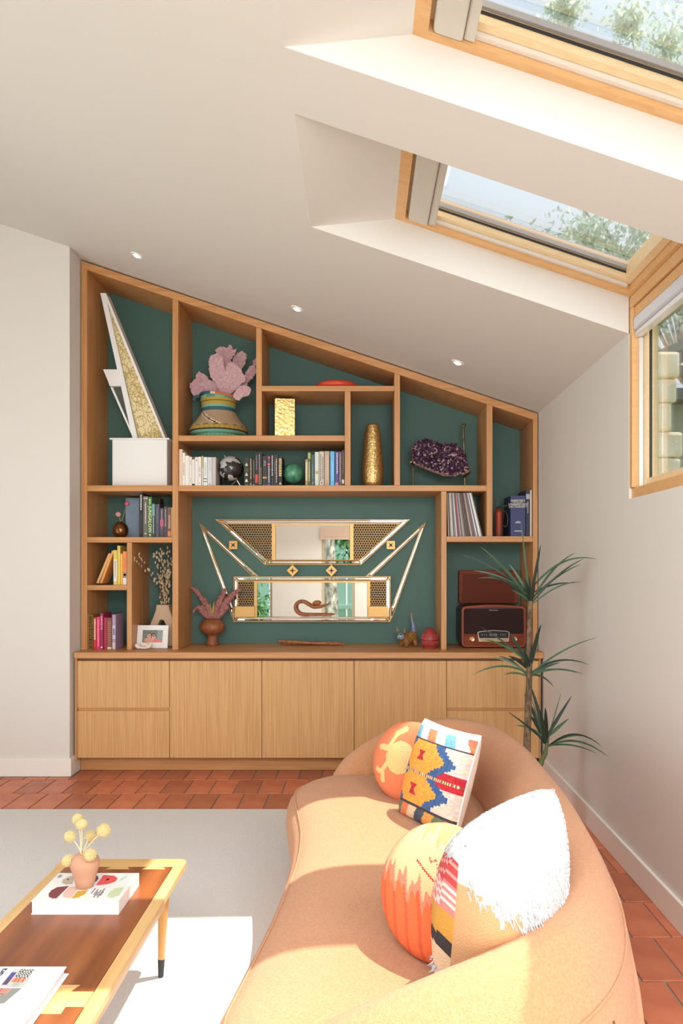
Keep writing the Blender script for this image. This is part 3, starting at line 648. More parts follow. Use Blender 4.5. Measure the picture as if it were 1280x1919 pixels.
# basket
z = 5.237; bx_, by_ = PX(410, z), z-5
prof = [(1.0, .84), (1.6, .93), (5, 1.0), (12, 1.02), (18, .97), (27, .83), (36, .71), (44, .62), (51, .59), (58, .60), (64, .615), (70, .64), (75, .62)]
R0 = 53.0*z/F; bk = thing('woven_basket', 'round woven basket banded in mint mustard and blue holding pink coral', 'basket', (bx_, by_, S2), None)
BC = {'mint': rgb(120, 170, 140), 'must': rgb(176, 146, 62), 'tan': rgb(180, 152, 120), 'blue': rgb(54, 92, 108), 'dark': rgb(60, 40, 30), 'cream': rgb(220, 196, 166)}
NB = 72; hh = []
fin = spline([(r_*R0, h_*z/F) for h_, r_ in prof], 5); BL_ = .022
def bcf(i, j):
    h_ = fin[i][1]/(z/F); a = j/NB
    if h_ < 6: return BC['mint'] if (i+j) % 2 else rgb(104, 156, 128)
    if h_ < 8: return BC['dark']
    if h_ < 14.5: return BC['must'] if j % 2 else rgb(160, 132, 52)
    if h_ < 16.3: return BC['dark'] if (j//2) % 2 else BC['tan']
    if h_ < 45:
        s_ = (h_-16.3)/28.7; e = (a-.595-(1-s_)*.17)
        if abs(e) < .007: return BC['dark']
        if abs(e-.015) < .009 or abs(e+.015) < .006: return BC['cream']
        if abs(a-.52-.03*s_) < .03 and i % 2: return BC['dark']
        return rgb(190, 162, 130) if (i+j) % 2 else rgb(160, 132, 102)
    if h_ < 52: return BC['blue']
    if h_ < 56: return BC['mint']
    if h_ < 62: return BC['must']
    if h_ < 64: return BC['dark']
    if h_ < 68: return BC['must']
    return BC['mint'] if (j//6) % 2 else rgb(90, 140, 120)
WV = vmat('basket_weave', .85, bump=((160, 160, 160), .3))
nb = 72
rings_ = [[(bx_+r_*math.cos(2*math.pi*j/nb), by_+r_*math.sin(2*math.pi*j/nb), S2+.0006+(0 if h_ < .004 else h_+BL_)) for j in range(nb)] for r_, h_ in fin]
add('body', MB().rings(rings_, True, False, bcf), WV, bk, smooth='a')
hr = fin[-1][1]+BL_; rr_ = fin[-1][0]
tor = []
for k in range(48):
    a = 2*math.pi*k/48; tor.append(Vector((bx_+rr_*math.cos(a), by_+rr_*math.sin(a), S2+hr+.006-.012*math.cos(a))))
def rimc(i, j):
    d = (i/48*360) % 360
    return rgb(206, 110, 76) if 265 < d < 350 else (rgb(226, 190, 160) if 250 < d <= 265 else rgb(54, 92, 108))
add('rim', MB().tube(tor+[tor[0]], .010, 8, rimc), WV, bk, smooth=True)
add('handle', MB().tube(spline([(bx_-rr_-.005, by_-.02, S2+hr+.002), (bx_-rr_-.03, by_-.04, S2+hr-.005), (bx_-rr_-.045, by_-.05, S2+hr-.035)], 5), [.012]*11, 8), flat(62, 96, 108, .85), bk, smooth=True)
# sea fan coral
sf = thing('sea_fan_coral', 'dusty pink sea fan coral standing in the woven basket', 'coral', (PX(415, 5.26), .26, S2+hr-.09))
CORAL = mat('pink_coral', rgb(216, 178, 180), .9, noise=((60, 60, 60), rgb(196, 152, 158)), bump=((110, 110, 110), .9))
oc = lambda x, y: (350+x/9.143, 640+y/9.143)
lobes = [([(600, 930), (500, 720), (430, 640), (385, 470), (380, 330), (420, 230), (540, 205), (610, 290), (650, 400), (660, 520), (690, 420), (760, 350), (850, 400), (950, 490), (960, 560), (1010, 600), (1010, 680), (900, 760), (820, 840), (720, 930)], 5.20),
 ([(560, 920), (420, 890), (250, 900), (150, 960), (90, 880), (45, 750), (110, 680), (155, 640), (165, 560), (210, 520), (280, 560), (340, 590), (390, 670), (520, 700), (640, 760)], 5.24),
 ([(640, 500), (610, 300), (540, 210), (480, 150), (540, 95), (640, 100), (700, 120), (730, 65), (775, 85), (780, 150), (860, 125), (820, 230), (760, 310), (720, 480)], 5.30),
 ([(740, 480), (800, 300), (870, 200), (960, 160), (1030, 230), (1000, 380), (950, 470), (900, 620)], 5.33),
 ([(930, 760), (1000, 560), (1040, 480), (1110, 410), (1190, 440), (1200, 540), (1120, 640), (1020, 760), (960, 830)], 5.27),
 ([(1130, 400), (1140, 330), (1200, 265), (1230, 330), (1180, 420), (1150, 440)], 5.34),
 ([(800, 960), (830, 850), (900, 780), (1000, 740), (1090, 790), (1110, 840), (1060, 930), (960, 960), (880, 1020)], 5.16)]
for pl, z in lobes:
    rr = random.Random(len(pl)); pts = []
    for i in range(len(pl)):
        a, b = pl[i], pl[(i+1) % len(pl)]; n_ = max(2, int(math.hypot(b[0]-a[0], b[1]-a[1])/28))
        for k in range(n_):
            f = k/n_; pts.append((a[0]+(b[0]-a[0])*f+rr.uniform(-13, 13), a[1]+(b[1]-a[1])*f+rr.uniform(-13, 13)))
    poly = [P(*oc(*p), z) for p in pts]
    add('lobe', MB().prism(poly, z-5-.006, z-5+.006), CORAL, sf)
stm = MB()
for px in (590, 660, 800): stm.tube([P3(*oc(px, 860), 5.24), P3(*oc(640, 1080), 5.26)], [.016, .012], 7)
add('stem', stm, CORAL, sf, smooth=True)
# red dish, gold box, gold vase
z = 5.2
add('red_dish', MB().lathe([(.02, 0), (.13, .0), (.152, .012), (.157, .028), (.150, .042), (.125, .054), (.08, .061), (.02, .063)], (PX(631, z), z-5, S3+.0006), 40), flat(222, 74, 48, .4), label='flat round red lidded dish on the top shelf', cat='dish', smooth=True)
z = 5.17; a = .26; c_ = Vector((PX(532, z), z-5+.05, S2+.0006)); hgt = PZ(748, z)-S2; hw = .072
M = Matrix.Translation(c_) @ Euler((0, 0, a*.5)).to_matrix().to_4x4()
gv = thing('gold_box_vase', 'square gold leaf vase on the shelf over the black books', 'vase', c_)
g_ = MB().box(-hw, hw, -hw, -hw+.006, 0, hgt).box(-hw, hw, hw-.006, hw, 0, hgt).box(-hw, -hw+.006, -hw+.006, hw-.006, 0, hgt).box(hw-.006, hw, -hw+.006, hw-.006, 0, hgt)
add('wall', g_.xf(M), GOLDL, gv, bevel=.002); add('bottom', MB().box(-hw+.006, hw-.006, -hw+.006, hw-.006, 0, .006).xf(M), GOLDL, gv)
z = 5.16
cr = mat('gold_crackle', rgb(190, 150, 84), .3, .85, noise=((90, 90, 60), rgb(226, 196, 136)), bump=((70, 70, 70), .5))
add('gold_bottle_vase', MB().lathe([(y_[0]*z/F, (909-y_[1])*z/F) for y_ in [(15, 908.5), (17, 907), (19, 900), (20, 885), (19.6, 872), (18, 850), (15.6, 822), (13, 800), (12, 794), (11, 791.5), (9.5, 792), (9, 800)]], (PX(698.5, z), z-5, S1+.0006), 32), cr, label='tall tapering crackled gold vase in the narrow compartment', cat='vase', smooth=True)
# amethyst on a bronze stand
oa = lambda x, y: (750+x/7.53, 760+y/7.53)
z = 5.17; BRZ = mat('aged_bronze', rgb(140, 124, 96), .42, .85, noise=((30, 30, 30), rgb(96, 80, 60)))
ol = [(165, 610), (175, 570), (200, 540), (270, 500), (350, 475), (430, 490), (520, 520), (560, 545), (680, 548), (800, 548), (840, 580), (860, 640), (940, 730), (965, 850), (990, 930), (920, 968), (840, 975), (780, 1003), (700, 998), (600, 985), (500, 950), (400, 910), (300, 870), (215, 835), (175, 790), (170, 700)]
rr = random.Random(4); ol2 = []
for i in range(len(ol)):
    a, b = ol[i], ol[(i+1) % len(ol)]
    for k in range(3): f = k/3; ol2.append((a[0]+(b[0]-a[0])*f+rr.uniform(-7, 7), a[1]+(b[1]-a[1])*f+rr.uniform(-7, 7)))
am = thing('amethyst', 'large purple amethyst cluster on a bronze rod stand', 'mineral', (PX(825, z), z-5, PZ(890, z)))
cx, cz = 570, 745; R = []
for s_, y_ in ((.90, -.012), (.985, .008), (1.0, .03), (.93, .065), (.7, .09)):
    R.append([Vector((P(*oa(cx+(p[0]-cx)*s_, cz+(p[1]-cz)*s_), z)[0], z-5+y_, P(*oa(cx+(p[0]-cx)*s_, cz+(p[1]-cz)*s_), z)[1])) for p in ol2])
add('rind', MB().rings(R, True), mat('quartz_rind', rgb(206, 180, 160), .6, noise=((40, 40, 40), rgb(150, 110, 110)), bump=((60, 60, 60), .6)), am, label='pale quartz rind')
def inside(x, y, pl):
    c = False; j = len(pl)-1
    for i in range(len(pl)):
        if (pl[i][1] > y) != (pl[j][1] > y) and x < (pl[j][0]-pl[i][0])*(y-pl[i][1])/(pl[j][1]-pl[i][1])+pl[i][0]: c = not c
        j = i
    return c
cmb = MB(); inner = [(cx+(p[0]-cx)*.96, cz-12+(p[1]-cz)*.93) for p in ol]
for i in range(1500):
    x, y = rr.uniform(160, 1000), rr.uniform(470, 1000)
    if not inside(x, y, inner): continue
    c = rgb(*rr.choice([(70, 44, 66), (90, 60, 84), (54, 34, 52), (96, 66, 90), (64, 40, 60), (58, 36, 54), (120, 90, 116)]))
    if rr.random() < .012: c = rgb(236, 226, 240)
    p = P3(*oa(x, y), z); p.y = z-5-.008
    cmb.cone(p, (rr.uniform(-.7, .7), -1, rr.uniform(-.6, .7)), rr.uniform(.007, .013), rr.uniform(.012, .026), 6, c)
add('crystals', cmb, vmat('amethyst_crystal', .18), am, kind='stuff')
stn = thing('mineral_stand', 'bronze rod stand carrying the purple amethyst', 'stand', (PX(825, z), z-5+.07, S1))
def rod(pts, r): return MB().tube([Vector((PX(oa(a, b)[0], z), y_, PZ(oa(a, b)[1], z))) for a, b, y_ in pts], r, 8)
yv = z-5+.105
for o_, r_ in (([(196, 1108, yv), (194, 775, yv)], .0075), ([(942, 1108, yv), (930, 600, yv), (917, 250, yv)], .0085)):
    pts = [Vector((PX(oa(a, b)[0], z), y, max(PZ(oa(a, b)[1], z), S1+.0006))) for a, b, y in o_]
    add('rod', MB().tube(pts, r_, 10), BRZ, stn, smooth='a')
add('ball', MB().ball((PX(oa(932, 240)[0], z), yv, PZ(oa(932, 240)[1], z)), .014), BRZ, stn, smooth=True)
for a, b, c, d in (((925, 620), (850, 618), yv, yv-.05), ((194, 800), (150, 802), yv, yv-.12), ((194, 790), (196, 812), yv, yv-.125), ((930, 985), (985, 940), yv, yv-.11)):
    add('prong', MB().tube([Vector((PX(oa(*a)[0], z), c, PZ(oa(*a)[1], z))), Vector((PX(oa(*b)[0], z), d, PZ(oa(*b)[1], z)))], .007, 8), BRZ, stn, smooth='a')
add('crossbar', MB().tube([(PX(oa(196, 0)[0], z), yv, S1+.008), (PX(oa(942, 0)[0], z), yv, S1+.008)], .007, 8), BRZ, stn, smooth='a')
# oil can
z = 5.10; c_ = (PX(934.7, z), z-5, S6+.0006); k = z/F
RUST = mat('rusty_red', rgb(160, 62, 44), .45, .3, noise=((14, 14, 9), rgb(120, 76, 50)))
oc_ = thing('oil_can', 'old red metal oil can with looped handle beside the dictionary', 'oil can', c_)
add('body', MB().lathe([(7.4*k, 0), (7.8*k, 1*k), (7.8*k, 44*k), (8.2*k, 45.5*k), (7.4*k, 47*k), (3.6*k, 52*k), (2.6*k, 54*k)], c_, 20), RUST, oc_, smooth='a')
add('spout', MB().tube(spline([P3(933, 952, z), P3(936, 950, z-.02), P3(943, 949, z-.05), P3(951, 947, z-.06)], 5), [.008]*5+[.006]*5+[.004]*6, 8), flat(96, 84, 74, .4, .6), oc_, smooth=True)
add('handle', MB().tube(spline([P3(942, 959, z), P3(948, 960, z-.01), P3(951.5, 970, z-.02), P3(951, 982, z-.02), P3(947, 987, z-.02), P3(943, 984, z-.01)], 5), .0035, 8), flat(92, 70, 62, .4, .6), oc_, smooth=True)
add('lever', MB().tube(spline([P3(931, 957, z), P3(929, 948, z), P3(927, 941, z), P3(929, 938, z)], 4), .004, 8), flat(92, 60, 50, .4, .6), oc_, smooth=True)
# globe and orb
z = 5.125; c_ = P3(432.9, 877.8, z); r_ = 23.4*z/F
gb = thing('globe', 'small black and silver globe between white and black books', 'globe', (c_.x, c_.y, S1))
gm_ = mat('globe_map', (.02, .02, .022, 1), .22, 0, coat=.5); n_ = gm_.node_tree.nodes; L_ = gm_.node_tree.links
t_ = n_.new('ShaderNodeTexCoord'); q_ = n_.new('ShaderNodeTexNoise'); q_.inputs['Scale'].default_value = 11; q_.inputs['Detail'].default_value = 6
mp_ = n_.new('ShaderNodeMapping'); mp_.inputs['Location'].default_value = (3.1, 1.7, .4); L_.new(t_.outputs['Object'], mp_.inputs[0]); L_.new(mp_.outputs[0], q_.inputs['Vector'])
r2 = n_.new('ShaderNodeValToRGB'); r2.color_ramp.interpolation = 'CONSTANT'; r2.color_ramp.elements[0].color = rgb(38, 34, 34); r2.color_ramp.elements[1].color = rgb(186, 182, 178); r2.color_ramp.elements[1].position = .53
L_.new(q_.outputs['Fac'], r2.inputs[0]); L_.new(r2.outputs[0], n_['Principled BSDF'].inputs['Base Color'])
add('sphere', MB().ball(c_, r_, 36, 24), gm_, gb, smooth=True)
SIL = mat('silver', rgb(196, 194, 190), .25, .9)
ax = Vector((-.42, -.25, .88)).normalized()
add('axis_pin', MB().tube([c_+ax*r_*.98, c_+ax*(r_+.014)], .004, 8), SIL, gb)
e_ = c_-ax*r_
add('cup', MB().lathe([(.004, 0), (.022, .003), (.020, .007), (.004, .006)], (0, 0, 0), 16).xf(Matrix.Translation(e_) @ ax.to_track_quat('Z', 'Y').to_matrix().to_4x4()), SIL, gb, smooth='a')
for dx, dy in ((.03, .0), (-.05, .01), (.0, .05)):
    add('foot', MB().tube([e_-Vector((0, 0, .002)), Vector((e_.x+dx, e_.y+dy, S1+.004))], .0035, 8), SIL, gb)
z = 5.17; c_ = P3(549.5, 887.5, z); r_ = 19.3*z/F
ob = thing('green_orb', 'green mineral sphere on a small dark ring between the books', 'orb', (c_.x, c_.y, S1))
add('sphere', MB().ball(c_, r_, 32, 20), mat('green_stone', rgb(86, 156, 122), .28, noise=((26, 26, 26), rgb(58, 112, 88))), ob, smooth=True)
add('ring_stand', MB().lathe([(.045, 0), (.062, 0), (.06, .012), (.045, .016), (.040, .012)], (c_.x, c_.y, S1+.0006), 24), flat(76, 48, 42, .4), ob, smooth='a')
# round bronze vase with two pink flowers
z = 5.13; c_ = P3(226, 992, z); k = z/F
bv = thing('bronze_vase', 'small egg shaped bronze bud vase on the left shelf', 'vase', (c_.x, c_.y, S4))
pr = [(5, 0), (9, .8), (12.5, 5), (14.2, 11), (14, 17), (12, 23), (8, 27.5), (4.5, 29.6), (3.6, 30.2), (3, 29)]
add('body', MB().lathe([(a*k, b*k) for a, b in pr], (c_.x, c_.y, S4+.0006), 28), mat('bronze_glaze', rgb(116, 76, 44), .22, .75), bv, smooth=True)
for nm_, tip, col, lb in (('pink_flower', (238.4, 944.5), (206, 96, 122), 'taller magenta globe flower in the bronze bud vase'), ('pink_flower', (221.6, 964), (222, 156, 150), 'shorter pale pink globe flower in the bronze bud vase')):
    f_ = thing(nm_, lb, 'flower', (c_.x, c_.y, S4+20*k))
    tp = P3(*tip, z)
    add('stem', MB().tube(spline([(c_.x, c_.y, S4+22*k), (c_.x+(tp.x-c_.x)*.3, c_.y, S4+36*k), tuple(tp)], 4), .0022, 6), flat(150, 150, 80, .7), f_)
    add('bloom', MB().ball(tp, .0175, 12, 8, jit=.10), flat(*col, .9), f_, smooth=False)
# arch vase and pussy willow
z = 5.28
ov = lambda x, y: (240+x/9.137, 1015+y/9.137)
av = [(510, 1075), (720, 1075), (735, 1150), (790, 1300), (830, 1450), (840, 1650), (820, 1800), (680, 1800), (700, 1600), (675, 1430), (640, 1350), (600, 1328), (560, 1350), (535, 1430), (520, 1600), (540, 1800), (380, 1800), (370, 1600), (395, 1430), (450, 1300), (495, 1180)]
pa = [(PX(ov(*p)[0], z), max(PZ(ov(*p)[1], z), CT+.0006)) for p in av]
add('arch_vase', MB().prism(pa, z-5-.045, z-5+.045), mat('sand_ceramic', rgb(206, 176, 144), .85, bump=((150, 150, 150), .3)), label='sand coloured arch shaped ceramic vase behind the photo frame', cat='vase', bevel=.028, seg=4, smooth='a', ang=60)
pw = thing('pussy_willow', 'dark twigs of pussy willow with pale catkins in the arch vase', 'plant', (PX(ov(615, 0)[0], z), z-5, PZ(ov(0, 1090)[1], z)))
rr = random.Random(9); ck = MB(); CATK = flat(206, 184, 146, .9)
tips = [(180, 220, 700), (310, 190, 560), (490, 190, 400), (600, 110, 300), (700, 85, 300), (745, 290, 420), (560, 170, 420), (650, 180, 400), (620, 320, 500), (755, 480, 600)]
for tx, ty, tm in tips:
    bx0 = rr.uniform(550, 680); a = (bx0, 1090); t_ = (tx, ty)
    mid = (bx0+(tx-bx0)*(.12 if tx < 400 else .4), 760 if tx < 400 else 640); yo = rr.uniform(-.06, .06) if tx > 400 else -.17
    p = spline([tuple(Vector(P3(*ov(*a), z))), tuple(P3(*ov(*mid), z)+Vector((0, yo*.5, 0))), tuple(P3(*ov(*t_), z)+Vector((0, yo-.03, 0)))], 9)
    add('twig', MB().tube(p, [.0028*(1-.5*i/18) for i in range(len(p))], 5), flat(70, 44, 34, .8), pw)
    for i in range(1, 18):
        if tx < 400 and i < 8: continue
        if tx < 250 and i < 13: continue
        for s_ in (0, 1):
            if rr.random() < .2: continue
            q0 = Vector(p[i]).lerp(Vector(p[min(i+1, 18)]), rr.random())+Vector((rr.uniform(-.012, .012), rr.uniform(-.014, .008), 0))
            ck.ball(q0, .0075*rr.uniform(.8, 1.25), 6, 4, sq=(.8, .8, 1.4))
add('catkins', ck, CATK, pw, kind='stuff', smooth=True)
# photo frame
pf = thing('photo_frame', 'white photo frame with a picture of two people in front of the arch vase', 'photo frame', (PX(285, 5.12), .12, CT))
M = Matrix.Translation((PX(285, 5.13), .13, CT+.001)) @ Euler((-.20, 0, -.02)).to_matrix().to_4x4()
fw, fh = 58.5*5.12/F/2, 43*5.12/F; k = fw/267
pw2, pz0, pz1 = .073, .040, .129
fm = MB().box(-fw, -pw2-.0, -.006, .006, 0, fh).box(pw2, fw, -.006, .006, 0, fh).box(-pw2, pw2, -.006, .006, 0, pz0).box(-pw2, pw2, -.006, .006, pz1, fh)
add('frame', fm.xf(M), WHITE, pf)
ph = MB(); NX, NY = 44, 28; rr = random.Random(2)
for i in range(NX):
    for j in range(NY):
        u, v = (i+.5)/NX, (j+.5)/NY
        c = rgb(*[int(x+rr.uniform(-22, 22)) for x in ((120, 130, 120) if v > .35 or rr.random() < .5 else (150, 150, 140))])
        if u > .72: c = rgb(*[int(x+rr.uniform(-20, 20)) for x in (150, 160, 156)])
        for (ux, vy, rx, ry, col) in ((.33, .18, .24, .2, (222, 160, 136)), (.74, .08, .22, .22, (226, 130, 126)), (.54, .52, .115, .24, (96, 56, 48)), (.33, .60, .11, .2, (96, 62, 52)), (.325, .52, .095, .19, (230, 172, 150)), (.545, .46, .085, .19, (236, 178, 160)), (.545, .52, .075, .04, (70, 46, 46)), (.33, .57, .07, .025, (150, 96, 84)), (.545, .36, .035, .02, (190, 90, 90)), (.33, .42, .03, .02, (180, 90, 86))):
            if ((u-ux)/rx)**2+((v-vy)/ry)**2 < 1: c = rgb(*col)
        x_, x2 = -pw2+2*pw2*i/NX, -pw2+2*pw2*(i+1)/NX; a, b = pz0+(pz1-pz0)*j/NY, pz0+(pz1-pz0)*(j+1)/NY; n0 = len(ph.V)
        ph.V += [Vector((x_, -.001, a)), Vector((x2, -.001, a)), Vector((x2, -.001, b)), Vector((x_, -.001, b))]; ph._f([n0, n0+1, n0+2, n0+3], c)
add('picture', ph.xf(M), VC, pf, label='snapshot of two smiling people, one in sunglasses')
add('back_stand', MB().box(-.02, .02, .008, .012, .0, fh*.7).xf(M), flat(90, 80, 70), pf)
# white shell cluster
sc = MB(); rr = random.Random(3)
for px, py, r_, q_ in ((254, 1210, .017, (1, 1, .9)), (258, 1213, .02, (1.2, 1, .6)), (268, 1208, .02, (1.2, 1, .8)), (276, 1211, .018, (1.2, 1, .9)), (268, 1214, .022, (1.7, 1, .45)), (280, 1208, .011, (1, 1, 1.1)), (263, 1206, .012, (1, 1, 1))):
    p = P3(px+3, py, 5.06); p.z = max(p.z, CT+r_*q_[2]+.0005); sc.ball(p, r_, 12, 8, sq=q_, jit=.06)
add('shell', sc, flat(232, 214, 200, .7), label='small pinkish white shell lying in front of the photo frame', cat='shell', smooth=True)
# ---- radio gramophone
zf, zr = 5.13, 5.435
oq = lambda x, y: (840+x/8, 1060+y/8)
def RP(x, y, z=zf): a = oq(x, y); return (PX(a[0], z), PZ(a[1], z))
rad = thing('record_player', 'dark red wooden radio record player with open lid on the worktop', 'record player', (PX(925, zf), .28, CT))
RW = mat('mahogany', rgb(140, 62, 26), .5, noise=((4, 40, 40), rgb(112, 44, 20)), spec=.2); RD = mat('speaker_weave', rgb(56, 40, 38), .9, spec=.1)
def rr_poly(x0, x1, y0, y1, r, arch=0):
    pts = []
    for cx_, cy_, a0 in ((x1-r, y1-r, 0), (x0+r, y1-r, 90), (x0+r, y0+r, 180), (x1-r, y0+r, 270)):
        for k in range(7):
            a = math.radians(a0+15*k); pts.append((cx_+r*math.cos(a), cy_+r*math.sin(a)))
        if a0 == 0 and arch:
            for k in range(1, 8):
                f = k/8; pts.append((x1-r+(x0-x1+2*r)*f, y1+arch*math.sin(math.pi*f)))
    return pts
fx0, fz0 = RP(200, 0)[0], CT+.008; fx1 = RP(1170, 0)[0]; fz1 = RP(0, 610)[1]
outer = rr_poly(fx0, fx1, fz0, fz1, .032, .012); inn = rr_poly(fx0+.017, fx1-.017, fz0+.016, fz1-.016, .02, .010)
add('cabinet', MB().prism(rr_poly(fx0+.004, fx1-.004, fz0+.004, fz1-.004, .03, .010), zf-5+.014, zr-5), mat('mahogany_dark', rgb(70, 30, 22), .35), rad)
ring = MB(); n_ = len(outer)
ring.V += [Vector((p[0], zf-5, p[1])) for p in outer]+[Vector((p[0], zf-5, p[1])) for p in inn]+[Vector((p[0], zf-5+.0135, p[1])) for p in outer]+[Vector((p[0], zf-5+.0135, p[1])) for p in inn]
for i in range(n_):
    j = (i+1) % n_
    ring._f([i, j, n_+j, n_+i]); ring._f([2*n_+j, 2*n_+i, 3*n_+i, 3*n_+j]); ring._f([j, i, 2*n_+i, 2*n_+j]); ring._f([n_+i, n_+j, 3*n_+j, 3*n_+i])
add('front_frame', ring, mat('mahogany_edge', rgb(138, 64, 38), .4, spec=.3), rad, bevel=.003)
zm = RP(0, 1025)[1]
add('speaker_cloth', MB().box(fx0+.019, fx1-.019, zf-5+.007, zf-5+.0125, zm, fz1-.018), RD, rad)
add('control_panel', MB().box(fx0+.019, fx1-.019, zf-5+.005, zf-5+.0125, fz0+.018, zm-.0006), RW, rad)
td_ = [RP(*p) for p in ((460, 1138), (905, 1138), (918, 1000), (880, 980), (680, 968), (480, 985), (440, 1002))]
dsp = add('display', MB().prism(td_, zf-5+.0005, zf-5+.0047), flat(206, 196, 180, .3, .7), rad)
td2 = [RP(*p) for p in ((463, 1088), (902, 1088), (910, 1004), (876, 986), (680, 975), (484, 992), (448, 1006))]
add('glass', MB().prism(td2, zf-5-.0012, zf-5+.0003), flat(34, 32, 36, .2), dsp)
add('screen', MB().box(RP(618, 0)[0], RP(735, 0)[0], zf-5-.0022, zf-5-.0014, RP(0, 1052)[1], RP(0, 1020)[1]), flat(106, 104, 108, .3), dsp)
add('cassette_slot', MB().box(RP(470, 0)[0], RP(895, 0)[0], zf-5-.0012, zf-5+.0003, RP(0, 1132)[1], RP(0, 1094)[1]), flat(172, 146, 100, .35, .7), dsp)
for xx in (508, 542, 574, 785, 818, 850): add('button', MB().lathe([(.001, 0), (.0028, 0), (.0028, .002), (.001, .0024)], (0, 0, 0), 10).xf(Matrix.Translation((RP(xx, 0)[0], zf-5-.0014, RP(0, 1036)[1])) @ Euler((math.pi/2, 0, 0)).to_matrix().to_4x4()), flat(200, 196, 190, .3), dsp)
for xx in (360, 1000):
    kb = add('knob', MB().lathe([(.006, 0), (.019, 0), (.019, .005), (.015, .007), (.0145, .017), (.012, .019), (.003, .0185)], (0, 0, 0), 24).xf(Matrix.Translation((RP(xx, 0)[0], zf-5+.0045, RP(0, 1103)[1])) @ Euler((math.pi/2, 0, 0)).to_matrix().to_4x4()), mat('brass', rgb(214, 186, 136), .25, .9), rad, smooth='a')
add('logo', text_mb('Electrohome', .0115, M_face((RP(685, 0)[0], zf-5+.0064, RP(0, 668)[1]))), flat(206, 200, 190, .4), rad)
lid = rr_poly(PX(859.5, 5.40), PX(971, 5.40), RP(0, 600)[1]+.003, PZ(1069, 5.40), .02)
add('lid', MB().prism(lid, .385, .435), RW, rad, bevel=.006)
li = rr_poly(PX(866, 5.40), PX(964, 5.40), RP(0, 600)[1]+.012, PZ(1076, 5.40), .015)
add('lid_lining', MB().prism(li, .3835, .3848), mat('mahogany_deep', rgb(104, 42, 18), .55, spec=.2), rad)
add('lid_stay', MB().tube([(PX(866, 5.2), .17, fz1+.012), (PX(864.3, 5.3), .30, PZ(1110, 5.3))], .002, 6), SIL, rad)
for xx in (fx0+.05, fx1-.05):
    for yy in (zf-5+.04, zr-5-.04): add('foot', MB().lathe([(.006, 0), (.012, 0), (.012, .0115), (.006, .0118)], (xx, yy, CT+.0004), 12), BLACK, rad)
# ------------------------------------------------------------------ wall mirror in the middle bay
zM = YB+5-.022; yM = zM-5
mi = thing('wall_mirror', 'gold framed stepped mirror with mesh panels hung on the green back', 'mirror', (PX(585, zM), YB, PZ(1165, zM)))
def mp(pts): return [P(a, b, zM) for a, b in pts]
def inset(poly, d):
    c = []; n = len(poly); ar = sum(poly[i][0]*poly[(i+1) % n][1]-poly[(i+1) % n][0]*poly[i][1] for i in range(n)); s_ = 1 if ar > 0 else -1
    for i in range(n):
        p0, p1, p2 = Vector(poly[i-1]), Vector(poly[i]), Vector(poly[(i+1) % n])
        d1 = (p1-p0).normalized(); d2 = (p2-p1).normalized(); n1 = Vector((-d1.y, d1.x))*s_; n2 = Vector((-d2.y, d2.x))*s_
        b = (n1+n2); 
        if b.length < 1e-4: b = n1
        b.normalize(); k = min(d/max(b.dot(n1), .25), 4*d); v_ = p1+b*k; c.append((v_.x, v_.y))
    return c
def strip(px, dep=0.0, nm='mirror_strip'):
    poly = mp(px); b = add('gold_edge', MB().prism(poly, yM-dep, YB), GOLD, mi)
    i1 = inset(poly, .0035); i2 = inset(poly, .012 if True else 0)
    mb = MB(); n = len(poly); y = yM-dep
    # bevelled strip: sides slope up to a flat facet
    mb.V += [Vector((p[0], y-.0004, p[1])) for p in i1]+[Vector((p[0], y-.005, p[1])) for p in i2]
    for k in range(n): j = (k+1) % n; mb._f([k, j, n+j, n+k])
    mb._f(list(range(n, 2*n))); add(nm, mb, MIRR, mi)
U = [(403.7, 973.3), (768.7, 973.3), (677, 1058.3), (496.3, 1058.3)]; Ui = [(425, 981.6), (747.5, 981.6), (674, 1049), (499.5, 1049)]
L_ = [(438, 1080.6), (731.8, 1080.2), (731.8, 1164.8), (438, 1164.8)]; Li = [(446.5, 1089.2), (723.8, 1089), (723.8, 1156.5), (446.5, 1156.5)]
for A_, B_ in ((U, Ui), (L_, Li)):
    for i in range(4):
        j = (i+1) % 4; strip([A_[i], A_[j], B_[j], B_[i]], .004 if not (A_ is L_ and i == 2) else .028)
def plate(nm, px, m, y0, y1, lab=None): return add(nm, MB().prism(mp(px), y0, y1), m, mi, label=lab)
plate('backing', Ui, BLACK, yM+.010, YB); plate('backing', Li, BLACK, yM+.010, YB)
plate('gold_bar', [(509.5, 981.8), (516.5, 981.8), (516.5, 1048.9), (509.5, 1048.9)], GOLD, yM-.006, yM+.0095)
plate('gold_bar', [(656, 981.8), (662.5, 981.8), (662.5, 1048.9), (656, 1048.9)], GOLD, yM-.006, yM+.0095)
plate('mirror_glass', [(517, 982.5), (655.5, 982.5), (655.5, 1048.5), (517, 1048.5)], MIRR, yM+.003, yM+.009)
plate('gold_edge', [(516.8, 981.8), (655.8, 981.8), (655.8, 983.4), (516.8, 983.4)], GOLD, yM-.004, yM+.0028)
plate('gold_bar', [(476.5, 1089.4), (482, 1089.4), (482, 1156.2), (476.5, 1156.2)], GOLD, yM-.006, yM+.0095)
plate('gold_bar', [(688.5, 1089.4), (693.8, 1089.4), (693.8, 1156.2), (688.5, 1156.2)], GOLD, yM-.006, yM+.0095)
plate('mirror_glass', [(482.4, 1090), (688.1, 1090), (688.1, 1155.8), (482.4, 1155.8)], MIRR, yM+.003, yM+.009)
plate('gold_edge', [(482.4, 1089.4), (688.1, 1089.4), (688.1, 1091.8), (482.4, 1091.8)], GOLD, yM-.004, yM+.0028)
